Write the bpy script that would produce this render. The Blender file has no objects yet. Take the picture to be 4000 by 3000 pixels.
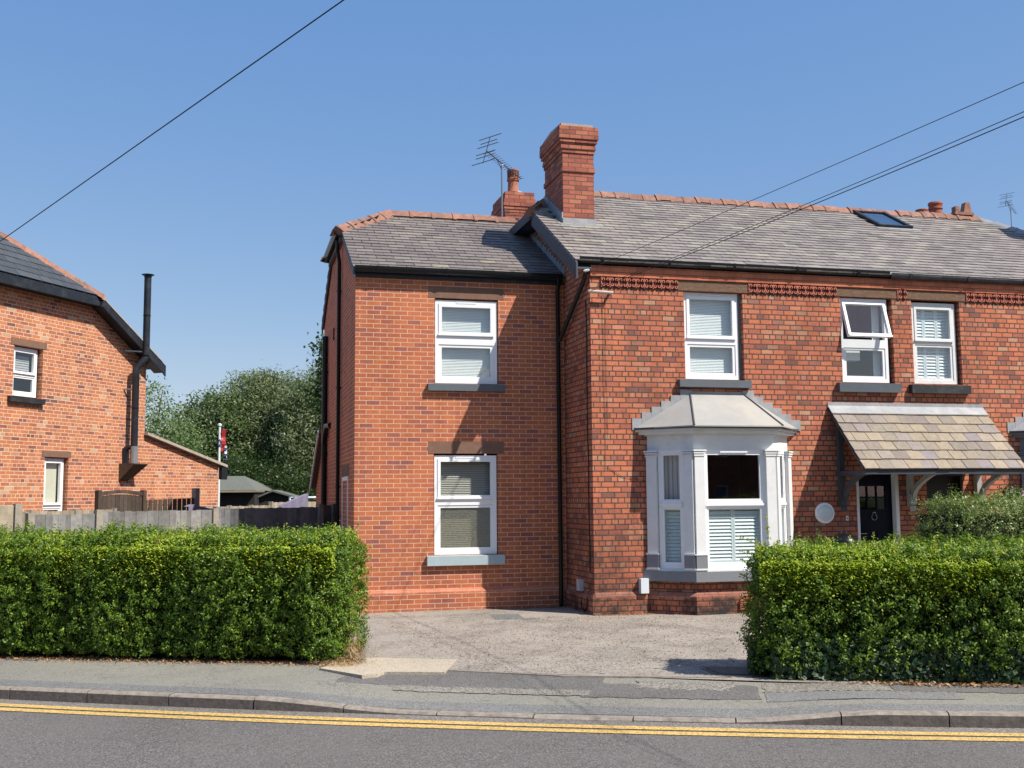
import bpy, math, random
import numpy as np
from mathutils import Vector, Matrix
R_ = math.radians
rnd = random.Random(7)
S = bpy.context.scene
COL = S.collection
PI = math.pi

# ------------------------------------------------------------------ camera, light, exposure
YAW, PITCH, ROLL, ZE = R_(14.45), R_(5.85), -0.008, 1.8
cam_d = bpy.data.cameras.new('camera'); cam = bpy.data.objects.new('camera', cam_d); COL.objects.link(cam)
_f = Vector((math.sin(YAW)*math.cos(PITCH), math.cos(YAW)*math.cos(PITCH), math.sin(PITCH)))
_r = Vector((math.cos(YAW), -math.sin(YAW), 0)); _u = _r.cross(_f)
_c, _s = math.cos(ROLL), math.sin(ROLL)
_r2 = _c*_r+_s*_u; _u2 = -_s*_r+_c*_u
Mc = Matrix((_r2, _u2, -_f)).transposed().to_4x4(); Mc.translation = Vector((0, 0, ZE))
cam.matrix_world = Mc
cam_d.sensor_width = 36; cam_d.lens = 36*4275/4000
cam_d.clip_end = 2000; cam_d.clip_start = .05
S.camera = cam
SUN_AZ, SUN_EL = 134.4, 50.0
w = bpy.data.worlds.new('World'); S.world = w; w.use_nodes = True
nt = w.node_tree; nt.nodes.clear()
sky = nt.nodes.new('ShaderNodeTexSky'); sky.sky_type = 'NISHITA'; sky.sun_disc = False
sky.sun_elevation = R_(SUN_EL); sky.sun_rotation = R_(SUN_AZ); sky.air_density = 1.0; sky.dust_density = 0.6; sky.ozone_density = 8.0
bg = nt.nodes.new('ShaderNodeBackground'); bg.inputs[1].default_value = 0.12
wo = nt.nodes.new('ShaderNodeOutputWorld')
sk_m = nt.nodes.new('ShaderNodeVectorMath'); sk_m.operation = 'MULTIPLY_ADD'      # evens out the brightening of the sky towards the horizon
sk_m.inputs[1].default_value = (1.06, .66, .30); sk_m.inputs[2].default_value = (.12, .93, 3.0)
nt.links.new(sky.outputs[0], sk_m.inputs[0]); nt.links.new(sk_m.outputs[0], bg.inputs[0]); nt.links.new(bg.outputs[0], wo.inputs[0])
sd = bpy.data.lights.new('sun', 'SUN'); sd.energy = 5.0; sd.angle = R_(.5); sd.color = (1, .93, .83)
sun = bpy.data.objects.new('sun', sd); COL.objects.link(sun)
_sdv = Vector((math.sin(R_(SUN_AZ))*math.cos(R_(SUN_EL)), math.cos(R_(SUN_AZ))*math.cos(R_(SUN_EL)), math.sin(R_(SUN_EL))))
sun.rotation_euler = _sdv.to_track_quat('Z', 'Y').to_euler(); sun.location = (10, -10, 20)
S.view_settings.view_transform = 'Standard'; S.view_settings.look = 'None'
S.view_settings.exposure = 0.4; S.view_settings.gamma = 1
S.cycles.max_bounces = 8; S.cycles.transparent_max_bounces = 12

# ------------------------------------------------------------------ materials
MATS = {}
class NT:
    def __init__(s, name):
        s.m = bpy.data.materials.new(name); s.m.use_nodes = True; s.t = s.m.node_tree; s.t.nodes.clear()
        s.o = s.n('ShaderNodeOutputMaterial')
    def n(s, typ, **kw):
        x = s.t.nodes.new(typ)
        for k, v in kw.items(): setattr(x, k, v)
        return x
    def l(s, a, b): s.t.links.new(a, b)
    def noise(s, scale, detail=4, rough=.6, coord=None, dim='3D'):
        x = s.n('ShaderNodeTexNoise'); x.inputs['Scale'].default_value = scale
        x.inputs['Detail'].default_value = detail; x.inputs['Roughness'].default_value = rough
        if coord: s.l(coord, x.inputs['Vector'])
        return x.outputs[0]
    def obj(s): return s.n('ShaderNodeTexCoord').outputs['Object']
    def uv(s): return s.n('ShaderNodeTexCoord').outputs['UV']
    def ramp(s, fac, stops, interp='LINEAR'):
        x = s.n('ShaderNodeValToRGB'); x.color_ramp.interpolation = interp
        e = x.color_ramp.elements
        while len(e) < len(stops): e.new(.5)
        for i, (p, c) in enumerate(stops): e[i].position = p; e[i].color = (*c, 1) if len(c) == 3 else c
        s.l(fac, x.inputs[0]); return x.outputs[0]
    def mix(s, fac, a, b, mode='MIX'):
        x = s.n('ShaderNodeMix', data_type='RGBA', blend_type=mode)
        for sock, v in ((x.inputs[0], fac), (x.inputs[6], a), (x.inputs[7], b)):
            if isinstance(v, (int, float)): sock.default_value = v
            elif isinstance(v, tuple): sock.default_value = (*v, 1)
            else: s.l(v, sock)
        return x.outputs[2]
    def math(s, op, a, b=None, c=None):
        x = s.n('ShaderNodeMath', operation=op)
        for i, v in enumerate((a, b, c)):
            if v is None: continue
            if isinstance(v, (int, float)): x.inputs[i].default_value = v
            else: s.l(v, x.inputs[i])
        return x.outputs[0]
    def bump(s, h, strength, dist=.01):
        x = s.n('ShaderNodeBump'); x.inputs['Strength'].default_value = strength; x.inputs['Distance'].default_value = dist
        s.l(h, x.inputs['Height']); return x.outputs[0]
    def done(s, col, rough=.8, normal=None, metal=0, spec=.4, trans=None):
        p = s.n('ShaderNodeBsdfPrincipled')
        if isinstance(col, tuple): p.inputs['Base Color'].default_value = (*col, 1)
        else: s.l(col, p.inputs['Base Color'])
        if isinstance(rough, (int, float)): p.inputs['Roughness'].default_value = rough
        else: s.l(rough, p.inputs['Roughness'])
        p.inputs['Metallic'].default_value = metal
        p.inputs['Specular IOR Level'].default_value = spec
        if normal: s.l(normal, p.inputs['Normal'])
        s.l(p.outputs[0], s.o.inputs[0]); MATS[s.m.name] = s.m; s.p = p
        return s.m

def plain(name, col, rough=.6, var=.15, scale=6, bump=0, bscale=60, metal=0, spec=.4, dirt=None, island=0):
    s = NT(name); co = s.obj()
    n = s.noise(scale, 6, .65, co)
    dark = tuple(c*(1-var) for c in col); light = tuple(min(1, c*(1+var)) for c in col)
    c = s.ramp(n, [(.3, dark), (.7, light)])
    if dirt:
        d = s.ramp(s.noise(scale*.35, 5, .7, co), [(.52, (0, 0, 0)), (.66, (1, 1, 1))])
        c = s.mix(s.math('MULTIPLY', d, dirt[1]), c, dirt[0])
    if island:
        g = s.n('ShaderNodeNewGeometry').outputs['Random Per Island']
        k = s.ramp(g, [(0, (1-island,)*3), (1, (1+island,)*3)])
        c = s.mix(1.0, c, k, 'MULTIPLY')
    nm = s.bump(s.noise(bscale, 4, .6, co), bump, .004) if bump else None
    return s.done(c, rough, nm, metal, spec)

def brick(name, course, length, mort, stops, mcol, squash=1, freq=1, stain=.0, bumpd=.35, mvar=.2, offs=.5, rough=.85, soften=.1, chip=.4):
    s = NT(name); uv = s.uv(); ob = s.obj()
    # slightly warped courses so the joints are not ruler straight
    nz = s.n('ShaderNodeTexNoise'); nz.inputs['Scale'].default_value = 9; s.l(uv, nz.inputs['Vector'])
    sub = s.n('ShaderNodeVectorMath', operation='SUBTRACT'); s.l(nz.outputs['Color'], sub.inputs[0]); sub.inputs[1].default_value = (.5, .5, .5)
    sc = s.n('ShaderNodeVectorMath', operation='SCALE'); s.l(sub.outputs[0], sc.inputs[0]); sc.inputs['Scale'].default_value = .012*soften*10
    ad = s.n('ShaderNodeVectorMath', operation='ADD'); s.l(uv, ad.inputs[0]); s.l(sc.outputs[0], ad.inputs[1])
    b = s.n('ShaderNodeTexBrick'); b.offset = offs; b.offset_frequency = 2; b.squash = squash; b.squash_frequency = freq
    s.l(ad.outputs[0], b.inputs['Vector'])
    b.inputs['Scale'].default_value = 1; b.inputs['Mortar Size'].default_value = mort; b.inputs['Mortar Smooth'].default_value = .15
    b.inputs['Brick Width'].default_value = length; b.inputs['Row Height'].default_value = course
    b.inputs['Color1'].default_value = (0, 0, 0, 1); b.inputs['Color2'].default_value = (1, 1, 1, 1); b.inputs['Mortar'].default_value = (.5, .5, .5, 1)
    c = s.ramp(b.outputs['Color'], stops)
    grain = s.noise(38, 5, .7, uv)
    c = s.mix(1.0, c, s.ramp(grain, [(.25, (.78,)*3), (.75, (1.2,)*3)]), 'MULTIPLY')
    kiss = s.ramp(s.noise(13, 3, .6, uv), [(.55, (0, 0, 0)), (.7, (1, 1, 1))])
    c = s.mix(s.math('MULTIPLY', kiss, chip), c, s.mix(1.0, c, (.68, .62, .66), 'MULTIPLY'))
    big = s.ramp(s.noise(.55, 5, .7, ob), [(.3, (.86, .84, .84)), (.7, (1.1, 1.1, 1.1))])
    c = s.mix(1.0, c, big, 'MULTIPLY')
    mp = s.n('ShaderNodeMapping'); s.l(ob, mp.inputs[0]); mp.inputs['Scale'].default_value = (3.5, 3.5, .35)
    c = s.mix(1.0, c, s.ramp(s.noise(1.0, 6, .7, mp.outputs[0]), [(.32, (.80, .79, .78)), (.55, (1.02, 1.02, 1.02)), (.75, (1.07, 1.06, 1.05))]), 'MULTIPLY')
    mc = s.mix(1.0, mcol, s.ramp(s.noise(5, 4, .6, uv), [(.3, (1-mvar,)*3), (.7, (1+mvar,)*3)]), 'MULTIPLY')
    c = s.mix(b.outputs['Fac'], c, mc)
    if stain:
        st = s.ramp(s.noise(1.3, 6, .75, ob), [(.40, (0, 0, 0)), (.62, (1, 1, 1))])
        z = s.n('ShaderNodeSeparateXYZ'); s.l(ob, z.inputs[0])
        low = s.ramp(s.math('MULTIPLY', z.outputs[2], .5), [(.0, (1, 1, 1)), (.55, (.45, .45, .45)), (1, (0, 0, 0))])
        f = s.math('MULTIPLY', s.math('MULTIPLY', st, s.math('ADD', low, .12)), stain)
        c = s.mix(f, c, (.035, .03, .028))
    h = s.math('SUBTRACT', s.math('MULTIPLY', grain, .35), b.outputs['Fac'])
    return s.done(c, rough, s.bump(h, bumpd, .008), 0, .25)

brick('orange_brick', .075, .225, .0055,
      [(0, (.30, .11, .09)), (.12, (.40, .13, .08)), (.3, (.47, .145, .07)), (.6, (.53, .175, .075)), (.85, (.50, .16, .072)), (1, (.42, .135, .085))],
      (.64, .43, .31), soften=.03, bumpd=.3, mvar=.12, stain=.15, chip=.3)
brick('old_brick', .0838, .218, .0098,
      [(0, (.24, .11, .085)), (.07, (.38, .125, .085)), (.25, (.50, .158, .085)), (.5, (.60, .195, .095)), (.75, (.56, .175, .10)), (.9, (.57, .23, .13)), (.97, (.52, .29, .18)), (1, (.34, .14, .105))],
      (.10, .074, .058), squash=.5, freq=4, stain=.9, soften=.07, bumpd=.8, chip=.5)
brick('garden_wall_brick', .077, .235, .0065,
      [(0, (.20, .10, .085)), (.1, (.36, .14, .09)), (.3, (.47, .175, .09)), (.6, (.54, .22, .10)), (.9, (.50, .195, .10)), (1, (.52, .38, .25))],
      (.68, .48, .35), squash=.5, freq=4, soften=.06, bumpd=.35, stain=.0, chip=.3)
brick('chimney_brick', .083, .235, .008,
      [(0, (.22, .08, .065)), (.2, (.34, .105, .075)), (.6, (.43, .14, .09)), (1, (.48, .18, .11))],
      (.13, .085, .06), soften=.08, bumpd=.7, stain=0)
brick('smooth_brick', .079, .23, .004,
      [(0, (.42, .13, .075)), (.4, (.54, .18, .10)), (1, (.60, .21, .11))], (.2, .1, .07), soften=.02, bumpd=.15, chip=.15)
brick('pale_cap_brick', .079, .23, .004, [(0, (.50, .19, .115)), (1, (.66, .27, .17))], (.25, .13, .09), soften=.02, bumpd=.15, chip=.15)
brick('old_cap_brick', .079, .23, .005, [(0, (.30, .12, .085)), (.5, (.42, .165, .11)), (1, (.46, .22, .15))], (.1, .07, .055), soften=.03, bumpd=.2, chip=.5, stain=.5)
brick('brown_smooth_brick', .079, .23, .004,
      [(0, (.22, .09, .06)), (.4, (.32, .1, .06)), (1, (.42, .12, .06))], (.1, .06, .04), soften=.02, bumpd=.15)

def slate_mat(name, stops, lichen, lam=.5, rough=.55):
    s = NT(name); ob = s.obj(); g = s.n('ShaderNodeNewGeometry').outputs['Random Per Island']
    c = s.ramp(g, stops)
    c = s.mix(1.0, c, s.ramp(s.noise(14, 5, .7, ob), [(.3, (.82,)*3), (.7, (1.15,)*3)]), 'MULTIPLY')
    c = s.mix(1.0, c, s.ramp(s.noise(.8, 5, .7, ob), [(.3, (.86, .86, .88)), (.7, (1.1, 1.08, 1.06))]), 'MULTIPLY')
    f = s.ramp(s.noise(6, 6, .8, ob), [(.63, (0, 0, 0)), (.7, (1, 1, 1))])
    c = s.mix(s.math('MULTIPLY', f, lam), c, lichen)
    return s.done(c, rough, s.bump(s.noise(50, 5, .7, ob), .35, .004), 0, .45)
slate_mat('slate', [(0, (.19, .17, .155)), (.2, (.23, .205, .187)), (.5, (.255, .228, .207)), (.8, (.28, .252, .226)), (.95, (.305, .283, .243)), (1, (.335, .317, .245))], (.42, .40, .30))
slate_mat('brown_slate', [(0, (.155, .132, .122)), (.3, (.19, .163, .148)), (.7, (.215, .187, .168)), (.94, (.24, .213, .185)), (1, (.29, .26, .19))], (.42, .38, .27), .45)
slate_mat('sandstone_slate', [(0, (.20, .17, .15)), (.25, (.25, .215, .17)), (.5, (.30, .25, .18)), (.7, (.33, .275, .20)), (.85, (.265, .23, .20)), (1, (.235, .205, .21))], (.12, .1, .09), .6, .8)
slate_mat('new_slate', [(0, (.05, .058, .066)), (1, (.075, .083, .09))], (.12, .12, .12), .4)
plain('ridge_clay', (.27, .135, .095), .85, .3, 9, .5, 60, dirt=((.12, .1, .085), .75), island=.2)
plain('clay_pot', (.30, .10, .06), .8, .15, 8, .2)
plain('light_clay_pot', (.36, .14, .085), .8, .15, 8, .2)
plain('upvc', (.84, .85, .86), .32, .02, 2, spec=.5)
plain('white_paint', (.72, .73, .72), .5, .05, 5, .15, 40, dirt=((.5, .49, .45), .35))
plain('grey_paint', (.20, .215, .235), .55, .06, 6, .1)
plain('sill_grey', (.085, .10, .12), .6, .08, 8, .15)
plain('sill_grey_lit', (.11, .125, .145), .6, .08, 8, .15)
plain('sill_dark', (.022, .024, .028), .6, .25, 12, .2, dirt=((.09, .09, .09), .4))
plain('sill_blue', (.36, .45, .48), .6, .06, 8, .1)
plain('black_plastic', (.008, .009, .011), .3, .2, 6, spec=.3)
plain('black_paint', (.014, .017, .024), .5, .3, 9, dirt=((.07, .08, .085), .3))
plain('board_grey', (.06, .07, .085), .6, .12, 7, .1)
plain('sandstone', (.20, .115, .08), .9, .15, 10, .4, 50)
plain('lead', (.30, .31, .325), .55, .14, 5, .3, 20, metal=.0, dirt=((.5, .49, .46), .45))
plain('lead_roof', (.34, .335, .315), .6, .08, 2.2, .2, 20, dirt=((.46, .42, .35), .5))
plain('dark_lead', (.085, .085, .09), .7, .2, 6)
plain('mortar', (.38, .33, .27), .95, .2, 14, .6, 50)
plain('steel', (.3, .3, .31), .35, .1, 8, metal=.8)
plain('aerial_metal', (.12, .12, .12), .4, .2, 8, metal=.6)
plain('blind_slat', (.80, .84, .84), .55, .03, 3)
plain('beige_slat', (.46, .44, .38), .6, .05, 3)
plain('shutter', (.66, .73, .73), .5, .03, 3)
plain('white_shutter', (.66, .72, .75), .5, .03, 3)
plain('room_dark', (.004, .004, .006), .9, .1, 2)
plain('room_blue', (.10, .12, .20), .9, .1, 2)
plain('cream_curtain', (.62, .6, .47), .9, .06, 3)
plain('grey_curtain', (.42, .42, .42), .9, .08, 3)
plain('door_navy', (.004, .005, .013), .4, .1, 3, spec=.12)
plain('door_brown', (.012, .010, .009), .5, .2, 3)
plain('porch_timber', (.05, .055, .065), .6, .12, 6)
plain('porch_cream', (.36, .37, .35), .6, .08, 6)
plain('old_wood', (.20, .195, .185), .9, .25, 9, .5, 40, island=.3, dirt=((.07, .065, .06), .4))
plain('dark_wood', (.11, .113, .12), .9, .3, 9, .5, 40, island=.35)
plain('pale_wood', (.34, .29, .21), .9, .2, 9, .4, 40, island=.2)
plain('brown_wood', (.075, .055, .042), .9, .25, 9, .5, 40, island=.25)
plain('concrete_post', (.30, .27, .22), .95, .2, 12, .5, 60)
plain('shed_wood', (.028, .026, .024), .9, .2, 9, .3)
plain('felt', (.13, .14, .12), .95, .15, 9, .3)
plain('purple_cloth', (.20, .18, .26), .95, .12, 8, .2)
plain('bark', (.12, .09, .065), .95, .3, 14, .6, 40)
plain('twig', (.30, .19, .11), .95, .3, 20, .3)
plain('conduit', (.50, .46, .39), .7, .12, 8)
plain('cable_black', (.012, .012, .014), .6, .1, 5)
plain('lamp_glass', (.62, .66, .68), .3, .02, 3, spec=.5)
plain('meter_grey', (.44, .48, .51), .5, .06, 5)
plain('meter_white', (.62, .68, .71), .5, .06, 5)
plain('terracotta', (.50, .17, .11), .8, .2, 10, .3)
plain('dark_terracotta', (.085, .028, .022), .9, .2, 10, .3)
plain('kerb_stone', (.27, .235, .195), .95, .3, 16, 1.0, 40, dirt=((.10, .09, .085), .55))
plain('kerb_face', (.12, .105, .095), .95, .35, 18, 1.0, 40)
plain('flag_red', (.42, .03, .04), .9, .1, 5)
plain('flag_white', (.6, .6, .6), .9, .1, 5)
plain('flag_blue', (.03, .04, .16), .9, .1, 5)
plain('pink_petal', (.62, .18, .62), .7, .1, 20)
plain('iron_cover', (.075, .078, .075), .7, .25, 20, .6, 90)
plain('pale_cover', (.15, .155, .15), .9, .25, 12, .5, 70)
plain('verge_grass', (.03, .042, .018), 1, .3, .5)
plain('soil', (.05, .042, .028), 1, .3, 20, .6, 50)
plain('pale_timber', (.34, .27, .19), .8, .15, 8)
plain('silver_flue', (.30, .31, .33), .4, .1, 5, metal=.5)

def rust_sandstone():
    s = NT('weathered_sandstone'); ob = s.obj()
    mp = s.n('ShaderNodeMapping'); s.l(ob, mp.inputs[0]); mp.inputs['Scale'].default_value = (2, 2, 8); mp.inputs['Rotation'].default_value = (0, .5, 0)
    wv = s.n('ShaderNodeTexNoise'); wv.inputs['Scale'].default_value = 5; wv.inputs['Distortion'].default_value = 1.2; wv.inputs['Detail'].default_value = 8; wv.inputs['Roughness'].default_value = .7
    s.l(mp.outputs[0], wv.inputs['Vector'])
    c = s.ramp(wv.outputs[0], [(.3, (.10, .06, .04)), (.5, (.16, .095, .06)), (.7, (.25, .16, .105))])
    s.done(c, .95, s.bump(wv.outputs[0], .6, .012))
rust_sandstone()

def asphalt(name, base, speck, sc=120, var=.12, warm=None, cracks=0, patch=.5, grain=.12):
    s = NT(name); ob = s.obj()
    v = s.n('ShaderNodeTexVoronoi'); v.inputs['Scale'].default_value = sc; s.l(ob, v.inputs['Vector'])
    sp = s.ramp(v.outputs['Color'], [(.25, tuple(x*.62 for x in base)), (.55, base), (.9, speck)])
    big = s.ramp(s.noise(patch, 6, .65, ob), [(.3, (1-var*2,)*3), (.7, (1+var*2,)*3)])
    c = s.mix(1.0, sp, big, 'MULTIPLY')
    c = s.mix(1.0, c, s.ramp(s.noise(26, 7, .8, ob), [(.3, (1-grain,)*3), (.7, (1+grain,)*3)]), 'MULTIPLY')
    if warm:
        f = s.ramp(s.noise(1.1, 8, .78, ob), [(.42, (0, 0, 0)), (.60, (1, 1, 1))])
        c = s.mix(s.math('MULTIPLY', f, warm[1]), c, warm[0])
    if cracks:
        vo = s.n('ShaderNodeTexVoronoi', feature='DISTANCE_TO_EDGE'); vo.inputs['Scale'].default_value = .55
        ws = s.n('ShaderNodeVectorMath', operation='ADD'); nn = s.n('ShaderNodeTexNoise'); nn.inputs['Scale'].default_value = 2.5; nn.inputs['Detail'].default_value = 6
        s.l(ob, nn.inputs['Vector']); s.l(ob, ws.inputs[0]); s.l(nn.outputs['Color'], ws.inputs[1]); s.l(ws.outputs[0], vo.inputs['Vector'])
        cr = s.ramp(vo.outputs['Distance'], [(.0, (1, 1, 1)), (.008, (0, 0, 0))])
        c = s.mix(s.math('MULTIPLY', cr, cracks), c, (.03, .03, .03))
    h = s.math('ADD', v.outputs['Distance'], s.noise(60, 4, .7, ob))
    return s.done(c, .9, s.bump(h, .5, .006), 0, .3)
asphalt('road_asphalt', (.135, .125, .118), (.22, .208, .195), 90, .06, warm=((.15, .138, .13), .5))
asphalt('gutter_asphalt', (.19, .17, .15), (.3, .28, .25), 90, .08)
asphalt('pavement_asphalt', (.235, .228, .196), (.29, .282, .245), 110, .05, warm=((.27, .255, .21), .5), cracks=.35)
asphalt('dark_patch', (.145, .138, .13), (.20, .19, .18), 110, .1)
asphalt('grey_patch', (.19, .188, .18), (.26, .26, .25), 110, .08)
asphalt('worn_patch', (.21, .195, .165), (.34, .32, .28), 70, .12)
asphalt('driveway_asphalt', (.245, .216, .184), (.42, .38, .325), 70, .12, warm=((.38, .345, .295), .6), cracks=.35, patch=.9, grain=.24)
asphalt('concrete_slab', (.50, .43, .33), (.58, .51, .40), 140, .06)
asphalt('kerb_debris', (.30, .17, .08), (.4, .25, .12), 60, .1)
asphalt('line_paint', (.60, .40, .13), (.68, .47, .17), 60, .06)

def glass(name, tint=(1, 1, 1), obscure=False, r0=.09):
    s = NT(name); ge = s.n('ShaderNodeNewGeometry'); dt = s.n('ShaderNodeVectorMath', operation='DOT_PRODUCT'); s.l(ge.outputs['Normal'], dt.inputs[0]); s.l(ge.outputs['Incoming'], dt.inputs[1])
    inv = s.math('SUBTRACT', 1.0, s.math('ABSOLUTE', dt.outputs['Value'])); fac = s.math('MULTIPLY_ADD', s.math('POWER', inv, 5.0), .9 if r0 < .2 else .4, r0)
    gl = s.n('ShaderNodeBsdfGlossy'); gl.inputs['Roughness'].default_value = .02
    tr = s.n('ShaderNodeBsdfTransparent'); tr.inputs[0].default_value = (*tint, 1)
    nz = s.noise(1.2, 2, .5, s.obj()); bp = s.bump(nz, .05, .02)
    base = tr.outputs[0]
    if obscure:
        gl.inputs['Roughness'].default_value = .12
        df = s.n('ShaderNodeBsdfTranslucent'); df.inputs[0].default_value = (.4, .42, .36, 1)
        d2 = s.n('ShaderNodeBsdfDiffuse'); v = s.n('ShaderNodeTexVoronoi'); v.inputs['Scale'].default_value = 45; s.l(s.obj(), v.inputs['Vector'])
        s.l(s.ramp(v.outputs['Distance'], [(.1, (.30, .30, .25)), (.6, (.19, .19, .15))]), d2.inputs[0])
        bp = s.bump(v.outputs['Distance'], .5, .01)
        m1 = s.n('ShaderNodeMixShader'); m1.inputs[0].default_value = .5; s.l(tr.outputs[0], m1.inputs[1]); s.l(d2.outputs[0], m1.inputs[2])
        s.l(bp, d2.inputs['Normal']); base = m1.outputs[0]
    s.l(bp, gl.inputs['Normal'])
    mx = s.n('ShaderNodeMixShader'); s.l(fac, mx.inputs[0]); s.l(base, mx.inputs[1]); s.l(gl.outputs[0], mx.inputs[2])
    s.l(mx.outputs[0], s.o.inputs[0]); MATS[name] = s.m
glass('roof_glass', (.8, .9, .95), r0=.55); glass('upper_glass', (.93, .97, .97), r0=.15); glass('glass', (.93, .97, .97)); glass('obscure_glass', (.9, .9, .8), True)

def leaf(name, stops, trans=.35, gloss=.45, transcol=(.30, .50, .03), spec=.4):
    s = NT(name); g = s.n('ShaderNodeNewGeometry').outputs['Random Per Island']
    c = s.ramp(g, stops)
    p = s.n('ShaderNodeBsdfPrincipled'); s.l(c, p.inputs['Base Color']); p.inputs['Roughness'].default_value = gloss
    p.inputs['Specular IOR Level'].default_value = spec
    t = s.n('ShaderNodeBsdfTranslucent'); s.l(s.mix(.5, c, transcol), t.inputs[0])
    m = s.n('ShaderNodeMixShader'); m.inputs[0].default_value = trans; s.l(p.outputs[0], m.inputs[1]); s.l(t.outputs[0], m.inputs[2])
    s.l(m.outputs[0], s.o.inputs[0]); MATS[name] = s.m
leaf('privet_leaf', [(0, (.036, .082, .010)), (.5, (.09, .175, .014)), (.85, (.175, .28, .022)), (1, (.33, .42, .05))], .28, .48, spec=.35)
leaf('privet_shoot', [(0, (.28, .38, .03)), (.6, (.42, .52, .05)), (1, (.56, .62, .10))], .4, .55, spec=.25)
leaf('bush_leaf', [(0, (.09, .13, .035)), (.5, (.17, .225, .065)), (1, (.27, .33, .11))], .25, .4)
leaf('ivy_leaf', [(0, (.02, .05, .018)), (.7, (.035, .075, .028)), (1, (.08, .14, .05))], .15, .5)
leaf('tree_leaf', [(0, (.085, .125, .05)), (.5, (.12, .17, .07)), (.9, (.155, .205, .09)), (1, (.2, .24, .12))], .25, .5)
leaf('willow_leaf', [(0, (.12, .155, .075)), (.5, (.17, .205, .105)), (.9, (.22, .25, .135)), (1, (.29, .30, .18))], .25, .5)
leaf('light_leaf', [(0, (.10, .16, .06)), (.6, (.17, .25, .10)), (1, (.26, .33, .16))], .3, .5)
leaf('dark_leaf', [(0, (.015, .035, .01)), (.7, (.03, .06, .018)), (1, (.06, .1, .03))], .2, .45)
leaf('dry_leaf', [(0, (.12, .05, .02)), (.4, (.3, .15, .06)), (1, (.5, .33, .17))], .1, .8, (.4, .2, .05))
leaf('dry_grass', [(0, (.2, .12, .05)), (.5, (.38, .25, .12)), (1, (.5, .38, .2))], .15, .8, (.4, .3, .1))
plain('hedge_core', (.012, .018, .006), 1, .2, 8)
M_ = MATS

# ------------------------------------------------------------------ mesh helpers
def finish(name, vs, fs, mat, parent=None, smooth=False, ang=40):
    me = bpy.data.meshes.new(name); me.from_pydata([tuple(v) for v in vs], [], fs); me.update()
    n = len(me.loops)
    if n:
        co = np.empty(len(me.vertices)*3); me.vertices.foreach_get('co', co); co = co.reshape(-1, 3)
        lv = np.empty(n, int); me.loops.foreach_get('vertex_index', lv)
        pn = np.empty(len(me.polygons)*3); me.polygons.foreach_get('normal', pn); pn = pn.reshape(-1, 3)
        tot = np.empty(len(me.polygons), int); me.polygons.foreach_get('loop_total', tot)
        nn = np.repeat(pn, tot, axis=0)
        t = np.stack([-nn[:, 1], nn[:, 0], np.zeros(n)], 1); ln = np.linalg.norm(t, axis=1)
        t[ln < 1e-3] = (1, 0, 0); t /= np.maximum(np.linalg.norm(t, axis=1), 1e-6)[:, None]
        b = np.cross(nn, t); p = co[lv]
        uv = np.stack([(p*t).sum(1), (p*b).sum(1)], 1)
        l = me.uv_layers.new(name='UVMap'); l.data.foreach_set('uv', uv.astype('f').ravel())
    me.materials.append(M_[mat] if isinstance(mat, str) else mat)
    if smooth:
        me.shade_smooth(); me.set_sharp_from_angle(angle=R_(ang))
    o = bpy.data.objects.new(name, me); COL.objects.link(o)
    if parent: o.parent = parent
    return o

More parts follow.
